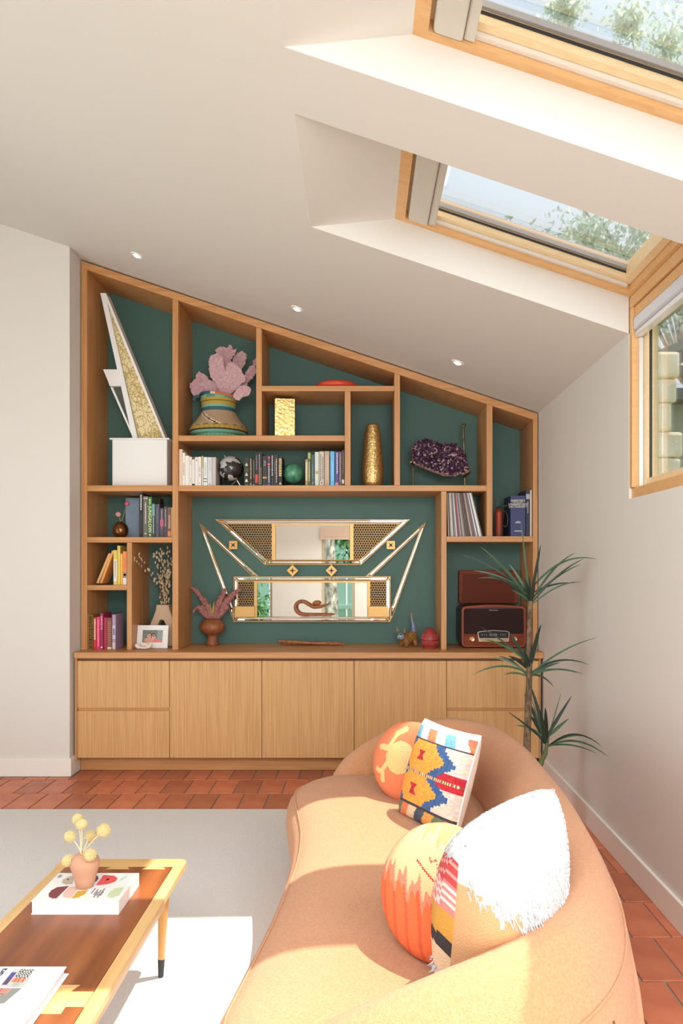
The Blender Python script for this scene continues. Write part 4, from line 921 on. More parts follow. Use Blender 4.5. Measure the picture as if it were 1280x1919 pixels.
for a, b in ((441.5, 477.5), (690.5, 727)):
    plate('gold_block', [(a, 1136), (b, 1136), (b, 1155.6), (a, 1155.6)], GOLD, yM-.036, yM-.0065)
# side triangles
def seg_poly(a, b, w0, w1):
    a, b = Vector(a), Vector(b); n = (b-a).normalized(); n = Vector((-n.y, n.x)); return [tuple(a-n*w0/2), tuple(b-n*w1/2), tuple(b+n*w1/2), tuple(a+n*w0/2)]
for sgn in (0, 1):
    X_ = (lambda x: x) if not sgn else (lambda x: 1170.2-x)
    strip([(X_(372.3), 978.3), (X_(384), 996.5), (X_(438), 1142), (X_(438), 1162), (X_(434), 1155)])
    strip([(X_(376), 981.5), (X_(484.8), 1080), (X_(473), 1080), (X_(386), 997.5)])
# expanded metal mesh
def mesh_in(poly, nm='mesh_panel'):
    pl = mp(poly); xs = [p[0] for p in pl]; zs = [p[1] for p in pl]; w_, h_ = 4.7*zM/F, 8.6*zM/F; mb = MB(); r_ = .0015
    def seg(a, b):
        m_ = ((a[0]+b[0])/2, (a[1]+b[1])/2)
        if not inside(m_[0], m_[1], pl): return
        d = Vector((b[0]-a[0], b[1]-a[1])); n = Vector((-d.y, d.x)).normalized()*r_; mb.prism([(a[0]-n.x, a[1]-n.y), (b[0]-n.x, b[1]-n.y), (b[0]+n.x, b[1]+n.y), (a[0]+n.x, a[1]+n.y)], yM+.003, yM+.0055)
    s2 = w_/2; x0, z0 = min(xs)-w_, min(zs)-h_
    for k_ in range(int((max(xs)-min(xs))/s2)+5):
        for j in range(int((max(zs)-min(zs))/h_*2)+5):
            def pt(jj): return x0+k_*s2+(s2*.5 if (jj+k_) % 2 else -s2*.5)
            za, zb_ = z0+j*h_/2, z0+(j+1)*h_/2; e_ = h_*.09
            seg((pt(j), za+e_), (pt(j+1), zb_-e_)); seg((pt(j), za-e_), (pt(j), za+e_))
    add(nm, mb, GOLD, mi, kind='stuff')
mesh_in([(427, 982), (509.3, 982), (509.3, 1048.8), (499.6, 1048.8)]); mesh_in([(662.7, 982), (746, 982), (673.6, 1048.8), (662.7, 1048.8)])
mesh_in([(446.8, 1089.4), (476.3, 1089.4), (476.3, 1136), (446.8, 1136)]); mesh_in([(694, 1089.4), (723.6, 1089.4), (723.6, 1136), (694, 1136)])
for cx_, cy_, rot in ((437.7, 1021.6, 0), (732.3, 1021.6, 0), (548.6, 1069.3, 45), (621.3, 1069.3, 45)):
    c_ = P(cx_, cy_, zM); hw = 8.0*zM/F
    def rt(p, a): a = math.radians(a); return (c_[0]+p[0]*math.cos(a)-p[1]*math.sin(a), c_[1]+p[0]*math.sin(a)+p[1]*math.cos(a))
    sq_ = [rt(p, rot) for p in ((-hw, -hw), (hw, -hw), (hw, hw), (-hw, hw))]
    o_ = add('ornament', MB().prism(sq_, yM-.018, YB), GOLD, mi, bevel=.002)
    st_ = []
    for k in range(8):
        r_ = hw*(.86 if k % 2 == 0 else .22); st_.append(rt((r_*math.cos(math.radians(45*k+45)), r_*math.sin(math.radians(45*k+45))), rot))
    add('star', MB().prism(st_, yM-.0195, yM-.0182), BLACK, o_)
# carved wooden snake standing on the ledge of the mirror
z = zM-.033; os_ = lambda x, y: (500+x/3.765, 1110+y/3.765)
WD = mat('carved_wood', rgb(176, 112, 62), .5, noise=((60, 14, 14), rgb(140, 82, 42)))
sn = thing('wood_carving', 'curled carved wooden snake resting on the lower mirror ledge', 'carving', (PX(587, z), z-5, PZ(1156, z)+.001))
zl_ = PZ(1156, z)+.0135
path = [(442, 82, .003), (410, 92, .008), (375, 102, .011), (330, 104, .0125), (296, 86, .0125), (262, 68, .0125), (228, 68, .0135), (206, 90, .0145), (206, 122, .0145), (228, 148, .013), (265, 158, .012), (330, 158, .0105), (400, 158, .0095), (450, 158, .007), (476, 156, .003)]
pts = [(PX(os_(a, b)[0], z), z-5, max(PZ(os_(a, b)[1], z), zl_-.0135+c+.0005), c) for a, b, c in path]
sp = spline(pts, 5); add('body', MB().tube([p[:3] for p in sp], [p[3] for p in sp], 10), WD, sn, smooth='a')
p_ = P3(*os_(352, 76), z); add('head', MB().ball(p_, .0215, 14, 10, sq=(1.5, .9, .85)), WD, sn, smooth=True)
# driftwood sticks
z = 5.30; od = os_
for pts, lb in (([(75, 338, .006), (120, 345, .011), (220, 352, .012), (320, 364, .011), (420, 372, .010), (505, 376, .006)], 'driftwood stick sloping down to the right on the worktop'), ([(92, 356, .006), (200, 368, .010), (300, 362, .012), (400, 354, .013), (500, 354, .012), (548, 356, .008)], 'driftwood stick crossing behind and rising to the right')):
    off = .0 if 'sloping' in lb else .035
    vv = [(PX(od(a, b)[0], z), z-5+off+.012*math.sin(a*.02), max(CT+c+.0006, CT+.012+(376-b)*.0006 if 'sloping' in lb else CT+c+.001), c) for a, b, c in pts]
    sp = spline(vv, 4); add('driftwood_stick', MB().tube([p[:3] for p in sp], [p[3] for p in sp], 8), WD, label=lb, cat='driftwood', smooth=True)
# mushroom vase and dried grasses
z = 5.33; k = z/F; c_ = (PX(398, z), z-5, CT+.0006)
ovm = lambda x, y: (345+x/10.667, 1060+y/10.667)
RIB = lambda i, j: 1+(.018 if j % 2 else 0)
mv = thing('mushroom_vase', 'ribbed brown wooden vase with bulbous top at the left of the middle bay', 'vase', c_)
add('body', MB().lathe([(11.5*k, 0), (12.2*k, 1.2*k), (11*k, 5*k), (9.6*k, 10*k), (9.2*k, 16*k), (9.8*k, 19.5*k), (15*k, 22*k), (20.5*k, 26*k), (23.5*k, 32*k), (23*k, 38*k), (20*k, 43*k), (15*k, 47.5*k), (11*k, 49.5*k), (9*k, 49.2*k), (8*k, 44*k)], c_, 56, wob=RIB), mat('turned_wood', rgb(158, 96, 56), .5, noise=((70, 70, 9), rgb(132, 74, 42))), mv, smooth=True)
dg = thing('dried_grasses', 'dusty pink dried grass plumes in the mushroom vase', 'plant', (c_[0], c_[1], CT+44*k))
PLUME = mat('plume', rgb(190, 134, 124), .95, noise=((90, 90, 90), rgb(156, 98, 96)), bump=((160, 160, 160), .8)); rr = random.Random(6)
for nm_, pts, r_ in (('plume', [(560, 1060), (450, 840), (300, 590), (190, 470), (115, 430)], .014), ('plume', [(540, 1060), (490, 900), (440, 740), (400, 640)], .016), ('plume', [(600, 1060), (640, 880), (720, 680), (780, 540), (795, 460)], .019), ('plume', [(660, 1060), (770, 850), (900, 660), (1020, 540), (1125, 470)], .018), ('plume', [(500, 1060), (400, 960), (330, 840), (280, 800)], .014), ('plume', [(480, 1060), (330, 880), (240, 860), (175, 940)], .010), ('plume', [(640, 1060), (730, 980), (830, 870), (890, 790)], .014), ('plume', [(520, 1060), (440, 960), (390, 860), (380, 790)], .013)):
    yo = rr.uniform(-.05, .04); L = len(pts)
    vv = [tuple(P3(*ovm(*p), z)+Vector((0, yo*i/L, 0))) for i, p in enumerate(pts)]; sp = spline(vv, 8); n_ = len(sp)
    mb = MB().tube(sp, [r_*(.45+.9*math.sin(math.pi*min(1, .12+i/n_*.86)))*(.75+.35*rr.random()) for i in range(n_)], 9)
    for v_ in mb.V: v_ += Vector((rr.uniform(-1, 1), rr.uniform(-1, 1), rr.uniform(-1, 1)))*.003
    add(nm_, mb, PLUME, dg, smooth=False)
for p0, p1 in (((550, 1060), (520, 760)), ((560, 1060), (600, 720)), ((490, 1080), (495, 985))):
    add('grass_tip', MB().tube([P3(*ovm(*p0), z), P3(*ovm((p0[0]+p1[0])/2, (p0[1]+p1[1])/2), z), P3(*ovm(*p1), z)], [.004, .010, .003], 7), flat(178, 160, 84, .9), dg, smooth=True)
# glazed cat
z = 5.24; oc2 = lambda x, y: (500+x/3.765, 1110+y/3.765)
ct = thing('cat_figurine', 'glazed brown and blue cat figurine with raised tail on the worktop', 'figurine', (PX(768, z), z-5, CT))
def C3(x, y, dy=0): v_ = P3(*oc2(x, y), z); v_.y += dy; return v_
def skin_body(verts, edges, root=0, sub=2):
    me = bpy.data.meshes.new('b'); me.from_pydata([v[0] for v in verts], edges, []); o = bpy.data.objects.new('b', me); COL.objects.link(o)
    o.modifiers.new('skin', 'SKIN'); s_ = o.modifiers.new('sub', 'SUBSURF'); s_.levels = sub; s_.render_levels = sub
    for i, v in enumerate(verts):
        d = me.skin_vertices[0].data[i]; d.radius = (v[1], v[1]); d.use_root = i == root
    ev_ = bpy.data.meshes.new_from_object(o.evaluated_get(bpy.context.evaluated_depsgraph_get()))
    mb = MB(); mb.V = [v.co.copy() for v in ev_.vertices]
    for p in ev_.polygons: mb._f(list(p.vertices))
    bpy.data.objects.remove(o); bpy.data.meshes.remove(me); bpy.data.meshes.remove(ev_); return mb
ft = CT+.010
V_ = [(C3(1030, 300, .01), .036), (C3(1005, 305, 0), .036), (C3(975, 312, -.015), .034), (C3(955, 300, -.03), .030), (C3(938, 294, -.045), .036), (C3(925, 312, -.06), .020),
      (C3(985, 345, -.035), .016), (C3(985, 372, -.038), .013), (C3(950, 345, -.005), .016), (C3(948, 370, -.008), .013),
      (C3(1050, 345, -.010), .018), (C3(1053, 371, -.014), .013), (C3(1025, 345, .045), .018), (C3(1025, 371, .043), .013),
      (C3(1040, 262, .02), .020), (C3(1036, 225, .025), .013), (C3(1026, 180, .025), .009), (C3(1022, 128, .025), .005)]
E_ = [(0, 1), (1, 2), (2, 3), (3, 4), (4, 5), (2, 6), (6, 7), (2, 8), (8, 9), (0, 10), (10, 11), (0, 12), (12, 13), (0, 14), (14, 15), (15, 16), (16, 17)]
cb = skin_body(V_, E_)
lo = min(v.z for v in cb.V)
for v in cb.V: v.z = max(v.z, CT+.0006) if lo < CT else v.z-(lo-CT-.0006)
for i, f in enumerate(cb.F):
    m_ = sum((cb.V[a] for a in f), Vector())/len(f); px = VX+m_.x/(m_.y+5)*F; py = VY-(m_.z-H)/(m_.y+5)*F
    x_, y_ = (px-500)*3.765, (py-1110)*3.765
    c = rgb(150, 104, 52) if (int(x_/7)+int(y_/9)) % 3 else rgb(120, 84, 44)
    if x_ > 985 and y_ < 275: c = rgb(146, 156, 196) if int((x_+y_)/6) % 2 else rgb(92, 100, 140)
    if x_ < 968 and 262 < y_ < 330: c = rgb(140, 160, 176) if (int(x_/6)+int(y_/6)) % 2 else rgb(104, 126, 140)
    if x_ > 1000 and y_ < 200: c = rgb(150, 126, 100)
    cb.C[i] = c
add('body', cb, vmat('cat_glaze', .25), ct, smooth=True)
for ex, ey, dy in ((917, 252, -.035), (964, 258, -.055)):
    add('ear', MB().cone(C3(ex+6, ey+20, dy), (.0 if ex > 950 else -.3, 0, 1), .013, .036, 8), flat(150, 106, 70, .3), ct)
for ex, dy in ((917, -.078), (943, -.082)):
    add('eye', MB().ball(C3(ex, 290, dy), .0058, 10, 6), flat(60, 50, 44, .2), ct, smooth=True)
# red egg
z = 5.14; k = z/F; c_ = (PX(805.5, z), z-5, CT+.0006)
eg = thing('egg_box', 'dark red egg shaped lidded box with a band of dots on the worktop', 'box', c_)
RED = mat('red_lacquer', rgb(158, 52, 50), .4)
add('base', MB().lathe([(11*k, 0), (13*k, .6*k), (12.4*k, 2*k), (14.6*k, 6*k), (16*k, 11.5*k), (16.1*k, 15*k), (15.6*k, 15.2*k)], c_, 32), RED, eg, smooth='a')
add('lid', MB().lathe([(16.2*k, 15.6*k), (16.3*k, 17*k), (15.2*k, 22*k), (12.6*k, 28.5*k), (8.4*k, 34.5*k), (4*k, 37.6*k), (.6*k, 38.4*k)], c_, 32), RED, eg, smooth='a')
dm = MB()
for j, (r_, zz, n_) in enumerate(((16.1, 18.5, 30), (15.4, 21.5, 28), (14.2, 24.8, 26), (16.0, 12.5, 30), (15.4, 9.0, 28))):
    for i in range(n_):
        a = 2*math.pi*(i+.5*(j % 2))/n_; dm.ball((c_[0]+r_*k*math.cos(a), c_[1]+r_*k*math.sin(a), c_[2]+zz*k), .0032, 5, 4)
add('dots', dm, flat(196, 104, 92, .5), eg, kind='stuff')
# ------------------------------------------------------------------ rug
RUGM = mat('rug_wool', rgb(228, 223, 219), .95, noise=((150, 150, 150), rgb(220, 214, 208)), bump=((240, 240, 240), .35))
add('rug', MB().box(-3.4, .42, -4.95, 4.156-5, .0012, .013), RUGM, label='large plain off-white woven rug on the terracotta floor', cat='rug', bevel=.004)
RZ = .0136
# ------------------------------------------------------------------ coffee table
WAL = wood('walnut', rgb(158, 92, 50), rgb(122, 66, 34), 'y', .3, .35)
for nd in WAL.node_tree.nodes:
    if nd.type == 'MAPPING': nd.inputs['Rotation'].default_value = (0, 0, .45); nd.inputs['Scale'].default_value = (16, 1.6, 10)
ASH = wood('ash', rgb(228, 188, 130), rgb(212, 166, 104), 'y', .3, .5); ASHx = wood('ash_x', rgb(228, 188, 130), rgb(212, 166, 104), 'x', .3, .5)
TZ, TX0, TX1, TF, TN = .380, -1.052, -.612, 2.535-5, 1.165-5
tb = thing('coffee_table', 'low walnut and ash coffee table with dovetail inlay and tapered legs', 'table', ((TX0+TX1)/2, (TF+TN)/2, RZ))
bw = .037; yi = 2.469-5; yn = TN+.066; b0, b1 = 1.744-5, 1.683-5; tb0, tb1 = 1.771-5, 1.656-5; ya = 2.449-5; yna = yn+.022
tails = [(-.985, -.900), (-.795, -.692)]; tailf = [(-.985, -.905), (-.872, -.790), (-.748, -.668)]
xi0, xi1 = TX0+bw, TX1-bw; zt, zbm = TZ, TZ-.022
def rc(x0, x1, y0, y1, r, cs):     # rounded corner outline, cs = set of rounded corners
    o = []
    for nm_, cx_, cy_, a0 in (('ne', x1-r, y1-r, 0), ('nw', x0+r, y1-r, 90), ('sw', x0+r, y0+r, 180), ('se', x1-r, y0+r, 270)):
        if nm_ in cs:
            for k in range(7): a = math.radians(a0+15*k); o.append((cx_+r*math.cos(a), cy_+r*math.sin(a)))
        else: o.append({'ne': (x1, y1), 'nw': (x0, y1), 'sw': (x0, y0), 'se': (x1, y0)}[nm_])
    return o
e = .0003
add('side_rail', MB().prism(rc(xi1+e, TX1, yn, yi, .002, ()), zbm, zt, axis='z'), ASH, tb, bevel=.003)
add('side_rail', MB().prism(rc(TX0, xi0-e, yn, yi, .002, ()), zbm, zt, axis='z'), ASH, tb, bevel=.003)
def endrail(y0, y1, cs, tl, inner, tip):
    o = rc(TX0, TX1, min(y0, y1), max(y0, y1), .028, cs)
    add('end_rail', MB().prism(o, zbm, zt, axis='z'), ASHx, tb)
    for a, b in tl: add('dovetail', MB().prism([(a+.012, inner), (b-.012, inner), (b, tip), (a, tip)], zbm, zt+.0002, axis='z'), ASHx, tb)
endrail(yi+e, TF, {'ne', 'nw'}, tailf, yi, ya); endrail(TN, yn-e, {'se', 'sw'}, tailf, yn, yna)
add('cross_rail', MB().prism([(xi0+e, b1), (xi1-e, b1), (xi1-e, b0), (xi0+e, b0)], zbm, zt, axis='z'), ASHx, tb)
for a, b in tails:
    add('dovetail', MB().prism([(a+.012, b0), (b-.012, b0), (b, tb0), (a, tb0)], zbm, zt+.0002, axis='z'), ASHx, tb)
    add('dovetail', MB().prism([(a+.0, b1), (b-.0, b1), (b, tb1), (a, tb1)], zbm, zt+.0002, axis='z'), ASHx, tb)
def panel(yA, yB, tA, tB, tlA, tlB, insA=.012, insB=.012):  # yA far edge, yB near edge, tails cut out
    o = [(xi0+e, yA-e)]
    for a, b in sorted(tlA): o += [(a+insA-e, yA-e), (a-e, tA-e), (b+e, tA-e), (b-insA+e, yA-e)]
    o += [(xi1-e, yA-e), (xi1-e, yB+e)]
    for a, b in sorted(tlB, reverse=True): o += [(b-insB+e, yB+e), (b+e, tB+e), (a-e, tB+e), (a+insB-e, yB+e)]
    o += [(xi0+e, yB+e)]
    add('walnut_panel', MB().prism(o, zbm, zt, axis='z'), WAL, tb)
panel(yi, b0, ya, tb0, tailf, tails); panel(b1, yn, tb1, yna, tails, tailf, 0, .012)
for lx, ly, sx_, sy_ in ((-.672, 2.452-5, -.012, 0), (-.992, 2.452-5, .012, 0), (-.672, TN+.085, -.012, 0), (-.992, TN+.085, .012, 0)):
    p0 = Vector((lx, ly, zbm)); p1 = Vector((lx+sx_*.85, ly, RZ+.062)); p2 = Vector((lx+sx_, ly, RZ+.0005))
    lg = add('leg', MB().tube([p0, p0.lerp(p1, .35), p1], [.0185, .0175, .0118], 16), wood('ash_leg', rgb(214, 160, 96), rgb(190, 132, 70), 'z', .35, .6), tb, smooth='a')
    add('ferrule', MB().tube([p1, p2], [.0122, .0092], 16), flat(52, 56, 58, .35, .5), lg, smooth='a')
for x in (-.674, -.990): add('shelf_rail', MB().box(x-.008, x+.008, TN+.06, 2.50-5, .252, .274), ASH, tb, bevel=.003)
for i in range(9): add('shelf_slat', MB().box(-.981, -.683, TN+.14+i*.14, TN+.165+i*.14, .258, .268), ASHx, tb)
for i in range(5): add('spacer', MB().tube([(-.674, TN+.19+i*.26, .2745), (-.674, TN+.19+i*.26, zbm)], .0045, 8), ASH, tb)
# cookbook with round collage
bk = thing('cookbook', 'thick white book with round collage cover under the clay vase', 'book', (-.847, 2.225-5, TZ))
X0, X1, Y0, Y1, Z0, Z1 = -.977, -.718, 2.128-5, 2.323-5, TZ+.0006, TZ+.041
add('cover', MB().box(X0, X1, Y0, Y1, Z1-.0025, Z1).box(X0, X1, Y0, Y1, Z0, Z0+.0025).box(X1-.0025, X1, Y0, Y1, Z0+.0025, Z1-.0025), WHITE, bk)
add('pages', MB().box(X0+.002, X1-.003, Y0+.002, Y1-.002, Z0+.0028, Z1-.0028), mat('page_edges', rgb(236, 226, 222), .8, bump=((1, 1, 900), .3)), bk)
def cov(x, y):   # crop pixel -> cover point
    px, py = 40+x/5.333, 1500+y/5.333; zz = F*(H-Z1)/(py-VY); return (PX(px, zz), zz-5)
def disc_sector(pts, c, nm='cover_print'): add(nm, MB().prism([cov(*p) for p in pts], Z1+.0001, Z1+.0006, axis='z'), flat(*c, .5), bk)
def ell(cx_, cy_, rx, ry, a0, a1, sk_=0): return [(cx_+rx*math.cos(math.radians(a))+sk_*ry*math.sin(math.radians(a)), cy_-ry*math.sin(math.radians(a))) for a in range(a0, a1+1, 12)]
disc_sector([(475, 856), (350, 980), (310, 980), (275, 965), (272, 935), (300, 900), (360, 868)], (128, 62, 70))
disc_sector([(822, 746), (745, 850), (860, 838), (940, 812), (962, 780), (930, 755)], (226, 84, 84))
disc_sector([(884, 786), (858, 800), (842, 802), (862, 782)], (60, 40, 44))
disc_sector([(730, 748), (768, 760), (772, 785), (745, 812), (722, 818)], (120, 76, 98))
disc_sector([(535, 752), (470, 765), (415, 795), (405, 825), (440, 842), (505, 838)], (196, 180, 160))
disc_sector([(470, 785), (478, 793), (462, 799), (455, 792)], (40, 40, 40))
disc_sector([(585, 862), (480, 866), (415, 930), (412, 965), (480, 978), (500, 970)], (226, 190, 178))
disc_sector([(665, 896), (560, 908), (500, 982), (570, 972), (640, 936)], (206, 166, 66))
disc_sector([(1030, 866), (930, 880), (870, 930), (856, 962), (900, 978), (980, 950)], (200, 214, 176))
disc_sector([(1060, 745), (985, 790), (975, 815), (1000, 800), (1050, 770)], (190, 222, 206))
def cover_text(t, x, y, s_, ang):
    p = cov(x, y); add('lettering', text_mb(t, s_, Matrix.Translation((p[0], p[1], Z1+.0004)) @ Euler((0, 0, ang)).to_matrix().to_4x4()), flat(120, 120, 124, .6), bk)
rr = random.Random(5); bl = MB()
for k, (x, y) in enumerate(((720, 905), (745, 918), (775, 925), (800, 935), (745, 940), (820, 900), (775, 950))):
    p = cov(x, y); bl.box(p[0]-.002, p[0]+.002, p[1]-rr.uniform(.012, .02), p[1]+rr.uniform(.012, .02), Z1, Z1+.0005)
for x in (375, 388, 400): p = cov(x, 755); bl.box(p[0]-.0012, p[0]+.0012, p[1]-.012, p[1]+.008, Z1, Z1+.0005)
add('lettering', bl, flat(130, 130, 136, .6), bk)
# clay vase with billy buttons
cv = Vector((PX(159.5, 2.225), 2.225-5, Z1+.0012)); k = 2.225/F
va = thing('clay_vase', 'small pinkish clay vase standing on the white cookbook', 'vase', cv)
add('body', MB().lathe([(14*k, 0), (16*k, .8*k), (19*k, 14*k), (23*k, 29*k), (26*k, 38*k), (26.5*k, 44*k), (24.5*k, 51*k), (20*k, 57*k), (14*k, 61*k), (10.5*k, 62.5*k), (9*k, 62*k), (8.5*k, 55*k)], cv, 36), mat('clay', rgb(196, 146, 118), .85, bump=((70, 70, 70), .15)), va, smooth=True)
zv = 2.225; top = P3(154.5, 1604, zv)
BB = mat('billy_button', rgb(252, 228, 164), .95, bump=((300, 300, 300), 1.0))
for i, (x, y, r_, dz, lb) in enumerate([(563, 187, 52, .02, 'topmost yellow billy button above the clay vase'), (600, 237, 52, -.01, 'second highest yellow billy button just under the topmost'), (488, 360, 55, .0, 'yellow billy button on the left at mid height'), (822, 300, 66, .01, 'largest yellow billy button at the right'), (690, 358, 58, .048, 'yellow billy button left of the largest one'), (468, 602, 58, .0, 'low yellow billy button hanging left of the vase neck'), (688, 545, 58, -.035, 'low yellow billy button in front of the vase neck')]):
    c_ = P3(40+x/5.333, 1500+y/5.333, zv+dz); f_ = thing('billy_button', lb, 'flower', c_)
    bl = MB(); rad_ = r_/5.333*zv/F
    bl.ball(c_, rad_, 18, 12, jit=.05)
    rr = random.Random(i)
    for q_ in range(220):
        d = Vector((rr.gauss(0, 1), rr.gauss(0, 1), rr.gauss(0, 1))).normalized(); bl.cone(c_+d*rad_*.95, d, .0014, .0032, 4)
    add('bloom', bl, BB, f_)
    low = top+Vector((.002*(i-3), 0, -.02))
    mid = top.lerp(c_, .45)+Vector((0, 0, .008))
    add('stem', MB().tube(spline([tuple(low), tuple(top+Vector((.002*(i-3), 0, .004))), tuple(mid), tuple(c_)], 5), .0016, 6), flat(240, 214, 170, .7), f_, smooth=True)
# second book
b2 = thing('art_book', 'white hardcover book with small photo prints at the near end of the table', 'book', (-.88, 1.66-5, TZ))
X0, X1, Y0, Y1, Z0, Z1 = -1.02, -.746, 1.475-5, 1.822-5, TZ+.0006, TZ+.0175
add('cover', MB().box(X0, X1, Y0, Y1, Z1-.003, Z1).box(X0, X1+.008, Y0-.004, Y1-.006, Z0, Z0+.003), flat(222, 230, 238, .35), b2, bevel=.001)
add('pages', MB().box(X0+.003, X1-.003, Y0+.004, Y1-.01, Z0+.0032, Z1-.0032), MATS['page_edges'], b2)
add('print', MB().box(X0, X0, Y0, Y0, 0, 0), VC, b2) if 0 else None
def cov2(x, y):
    px, py = x/7.11, 1780+y/7.11; zz = F*(H-Z1)/(py-VY); return (PX(px, zz), zz-5)
def gridprint(q, nx, ny, cf):  # q: four corners tl tr br bl in crop pixels
    mb = MB(); c = [Vector(cov2(*p)) for p in q]
    for i in range(nx):
        for j in range(ny):
            def pt(u, v): t = c[0].lerp(c[1], u).lerp(c[3].lerp(c[2], u), v); return Vector((t.x, t.y, Z1+.0005))
            n0 = len(mb.V); mb.V += [pt(i/nx, j/ny), pt(i/nx, (j+1)/ny), pt((i+1)/nx, (j+1)/ny), pt((i+1)/nx, j/ny)]; mb._f([n0, n0+1, n0+2, n0+3], cf((i+.5)/nx, (j+.5)/ny))
    add('photo_print', mb, VC, b2)
def pr1(u, v):
    if v < .5:
        if u < .22 and v > .2: return rgb(96, 84, 150)
        if u > .3: return rgb(40, 40, 44) if (int(u*16)+int(v*16)) % 2 and u < .92 else rgb(226, 226, 222)
        return rgb(206, 206, 200)
    if v < .74 and .3 < u < .9: return rgb(226, 110, 84) if int(u*18) % 3 else rgb(240, 190, 170)
    if (u-.62)**2/.03+(v-.85)**2/.02 < 1: return rgb(190, 186, 176)
    return rgb(96, 80, 110) if u < .25 and v < .9 else rgb(206, 204, 196)
def pr2(u, v):
    if v < .35 and u < .62: return rgb(200, 96, 90) if int(u*20) % 2 else rgb(226, 180, 166)
    if v < .7 and u < .5: return rgb(120, 70, 70) if int(v*14) % 2 else rgb(220, 200, 190)
    return rgb(150, 150, 142)
gridprint([(196, 255), (486, 262), (300, 498), (0, 492)], 26, 20, pr1); gridprint([(-60, 512), (285, 515), (48, 716), (-200, 712)], 22, 16, pr2)
p = cov2(22, 300)
add('lettering', text_mb('Gra', .022, Matrix.Translation((p[0], p[1], Z1+.0004)) @ Euler((0, 0, math.pi/2)).to_matrix().to_4x4()), flat(40, 40, 44, .6), b2)
# ------------------------------------------------------------------ sofa
SOFA = mat('sofa_boucle', rgb(210, 150, 106), .95, noise=((160, 160, 160), rgb(198, 136, 92)), bump=((420, 420, 420), .55), sheen=.15)
sofa = thing('sofa', 'curved tan upholstered sofa with wraparound back on the rug', 'sofa', (.2, -2.6, RZ))
ridge = [(-.10, 3.30, .44), (-.045, 3.385, .53), (.07, 3.435, .60), (.22, 3.455, .655), (.40, 3.42, .69), (.545, 3.28, .70), (.61, 3.0, .705), (.615, 2.6, .705), (.60, 2.2, .705), (.555, 1.84, .70), (.47, 1.58, .695), (.34, 1.42, .68), (.18, 1.35, .65), (.03, 1.335, .60), (-.09, 1.37, .53), (-.15, 1.44, .45)]
sp = spline(ridge, 6); n_ = len(sp); pos = [Vector((p[0], p[1]-5)) for p in sp]
sec = [(.085, .02), (.120, .10), (.142, .26), (.146, .42), (.132, .58), (.110, .74), (.080, .87), (.045, .96), (.005, 1.0), (-.035, .985), (-.070, .94), (-.098, .87), (-.118, .78), (-.130, .66), (-.135, .5), (-.13, .3), (-.10, .02)]
R = []
for i in range(n_):
    d = (pos[min(i+1, n_-1)]-pos[max(i-1, 0)]).normalized(); nrm = Vector((-d.y, d.x))    # outward?
    if (pos[i]+nrm*.1-Vector((.15, -2.6))).length < (pos[i]-nrm*.1-Vector((.15, -2.6))).length: nrm = -nrm
    f = i/(n_-1); e_ = min(f, 1-f)/.07
    w_ = 1 if e_ >= 1 else .25+.75*math.sqrt(max(0, 1-(1-e_)**2))
    ht = sp[i][2]-RZ
    R.append([(pos[i].x+nrm.x*u*w_, pos[i].y+nrm.y*u*w_, RZ+.001+v*(ht-.001)) for u, v in sec])
add('backrest', MB().rings(R, True), SOFA, sofa, smooth=True)
def side(off, v, i0, i1, r_, nm):
    pts = []
    for i in range(i0, i1):
        d = (pos[min(i+1, n_-1)]-pos[max(i-1, 0)]).normalized(); nrm = Vector((-d.y, d.x))
        if (pos[i]+nrm*.1-Vector((.15, -2.6))).length < (pos[i]-nrm*.1-Vector((.15, -2.6))).length: nrm = -nrm
        pts.append((pos[i].x+nrm.x*off, pos[i].y+nrm.y*off, RZ+v*(sp[i][2]-RZ)))
    add(nm, MB().tube(pts, r_, 6), SOFA, sofa, smooth=True)
side(.098, .80, 4, n_-4, .0035, 'piping')
i_ = int(n_*.70)
d = (pos[i_+1]-pos[i_-1]).normalized(); nrm = Vector((-d.y, d.x))
if (pos[i_]+nrm-Vector((.15, -2.6))).length < (pos[i_]-nrm-Vector((.15, -2.6))).length: nrm = -nrm
add('seam', MB().tube([(pos[i_].x+nrm.x*(u+.001), pos[i_].y+nrm.y*(u+.001), RZ+v*(sp[i_][2]-RZ)) for u, v in sec[1:6]], .003, 6), flat(120, 76, 46, .9), sofa)
front = [(-.03, 3.385), (-.17, 3.37), (-.275, 3.30), (-.325, 3.17), (-.30, 2.95), (-.262, 2.70), (-.25, 2.45), (-.262, 2.2), (-.285, 1.95), (-.315, 1.72), (-.33, 1.55), (-.29, 1.42), (-.18, 1.37), (-.03, 1.37)]
back = [(.15, 1.38), (.32, 1.47), (.43, 1.62), (.515, 1.87), (.55, 2.2), (.56, 2.6), (.555, 2.98), (.50, 3.22), (.38, 3.36), (.22, 3.40), (.08, 3.40)]
ol = [Vector(p[:2]) for p in spline(front+back+[front[0]], 5)[:-1]]
for v in ol: v.y -= 5
def ring_at(o_, z_):
    n = len(ol); out_ = []
    for i in range(n):
        ax_ = Vector((.13, min(max(ol[i].y, 1.66-5), 3.12-5))); q_ = (ax_-ol[i]).normalized()
        out_.append((ol[i]+q_*o_).to_tuple()+(z_,))
    return out_
lay = [(.05, .19), (.018, .215), (.0, .26), (-.004, .31), (.0, .355), (.014, .392), (.038, .420), (.072, .442), (.115, .457), (.165, .466), (.215, .470), (.27, .4715)]
sm_ = MB().rings([ring_at(o_, z_) for o_, z_ in lay], True)
add('seat', sm_, SOFA, sofa, smooth=True)
add('base', MB().rings([ring_at(o_, z_) for o_, z_ in ((.07, RZ+.0006), (.045, .03), (.03, .10), (.045, .188))], True), SOFA, sofa, smooth='a')
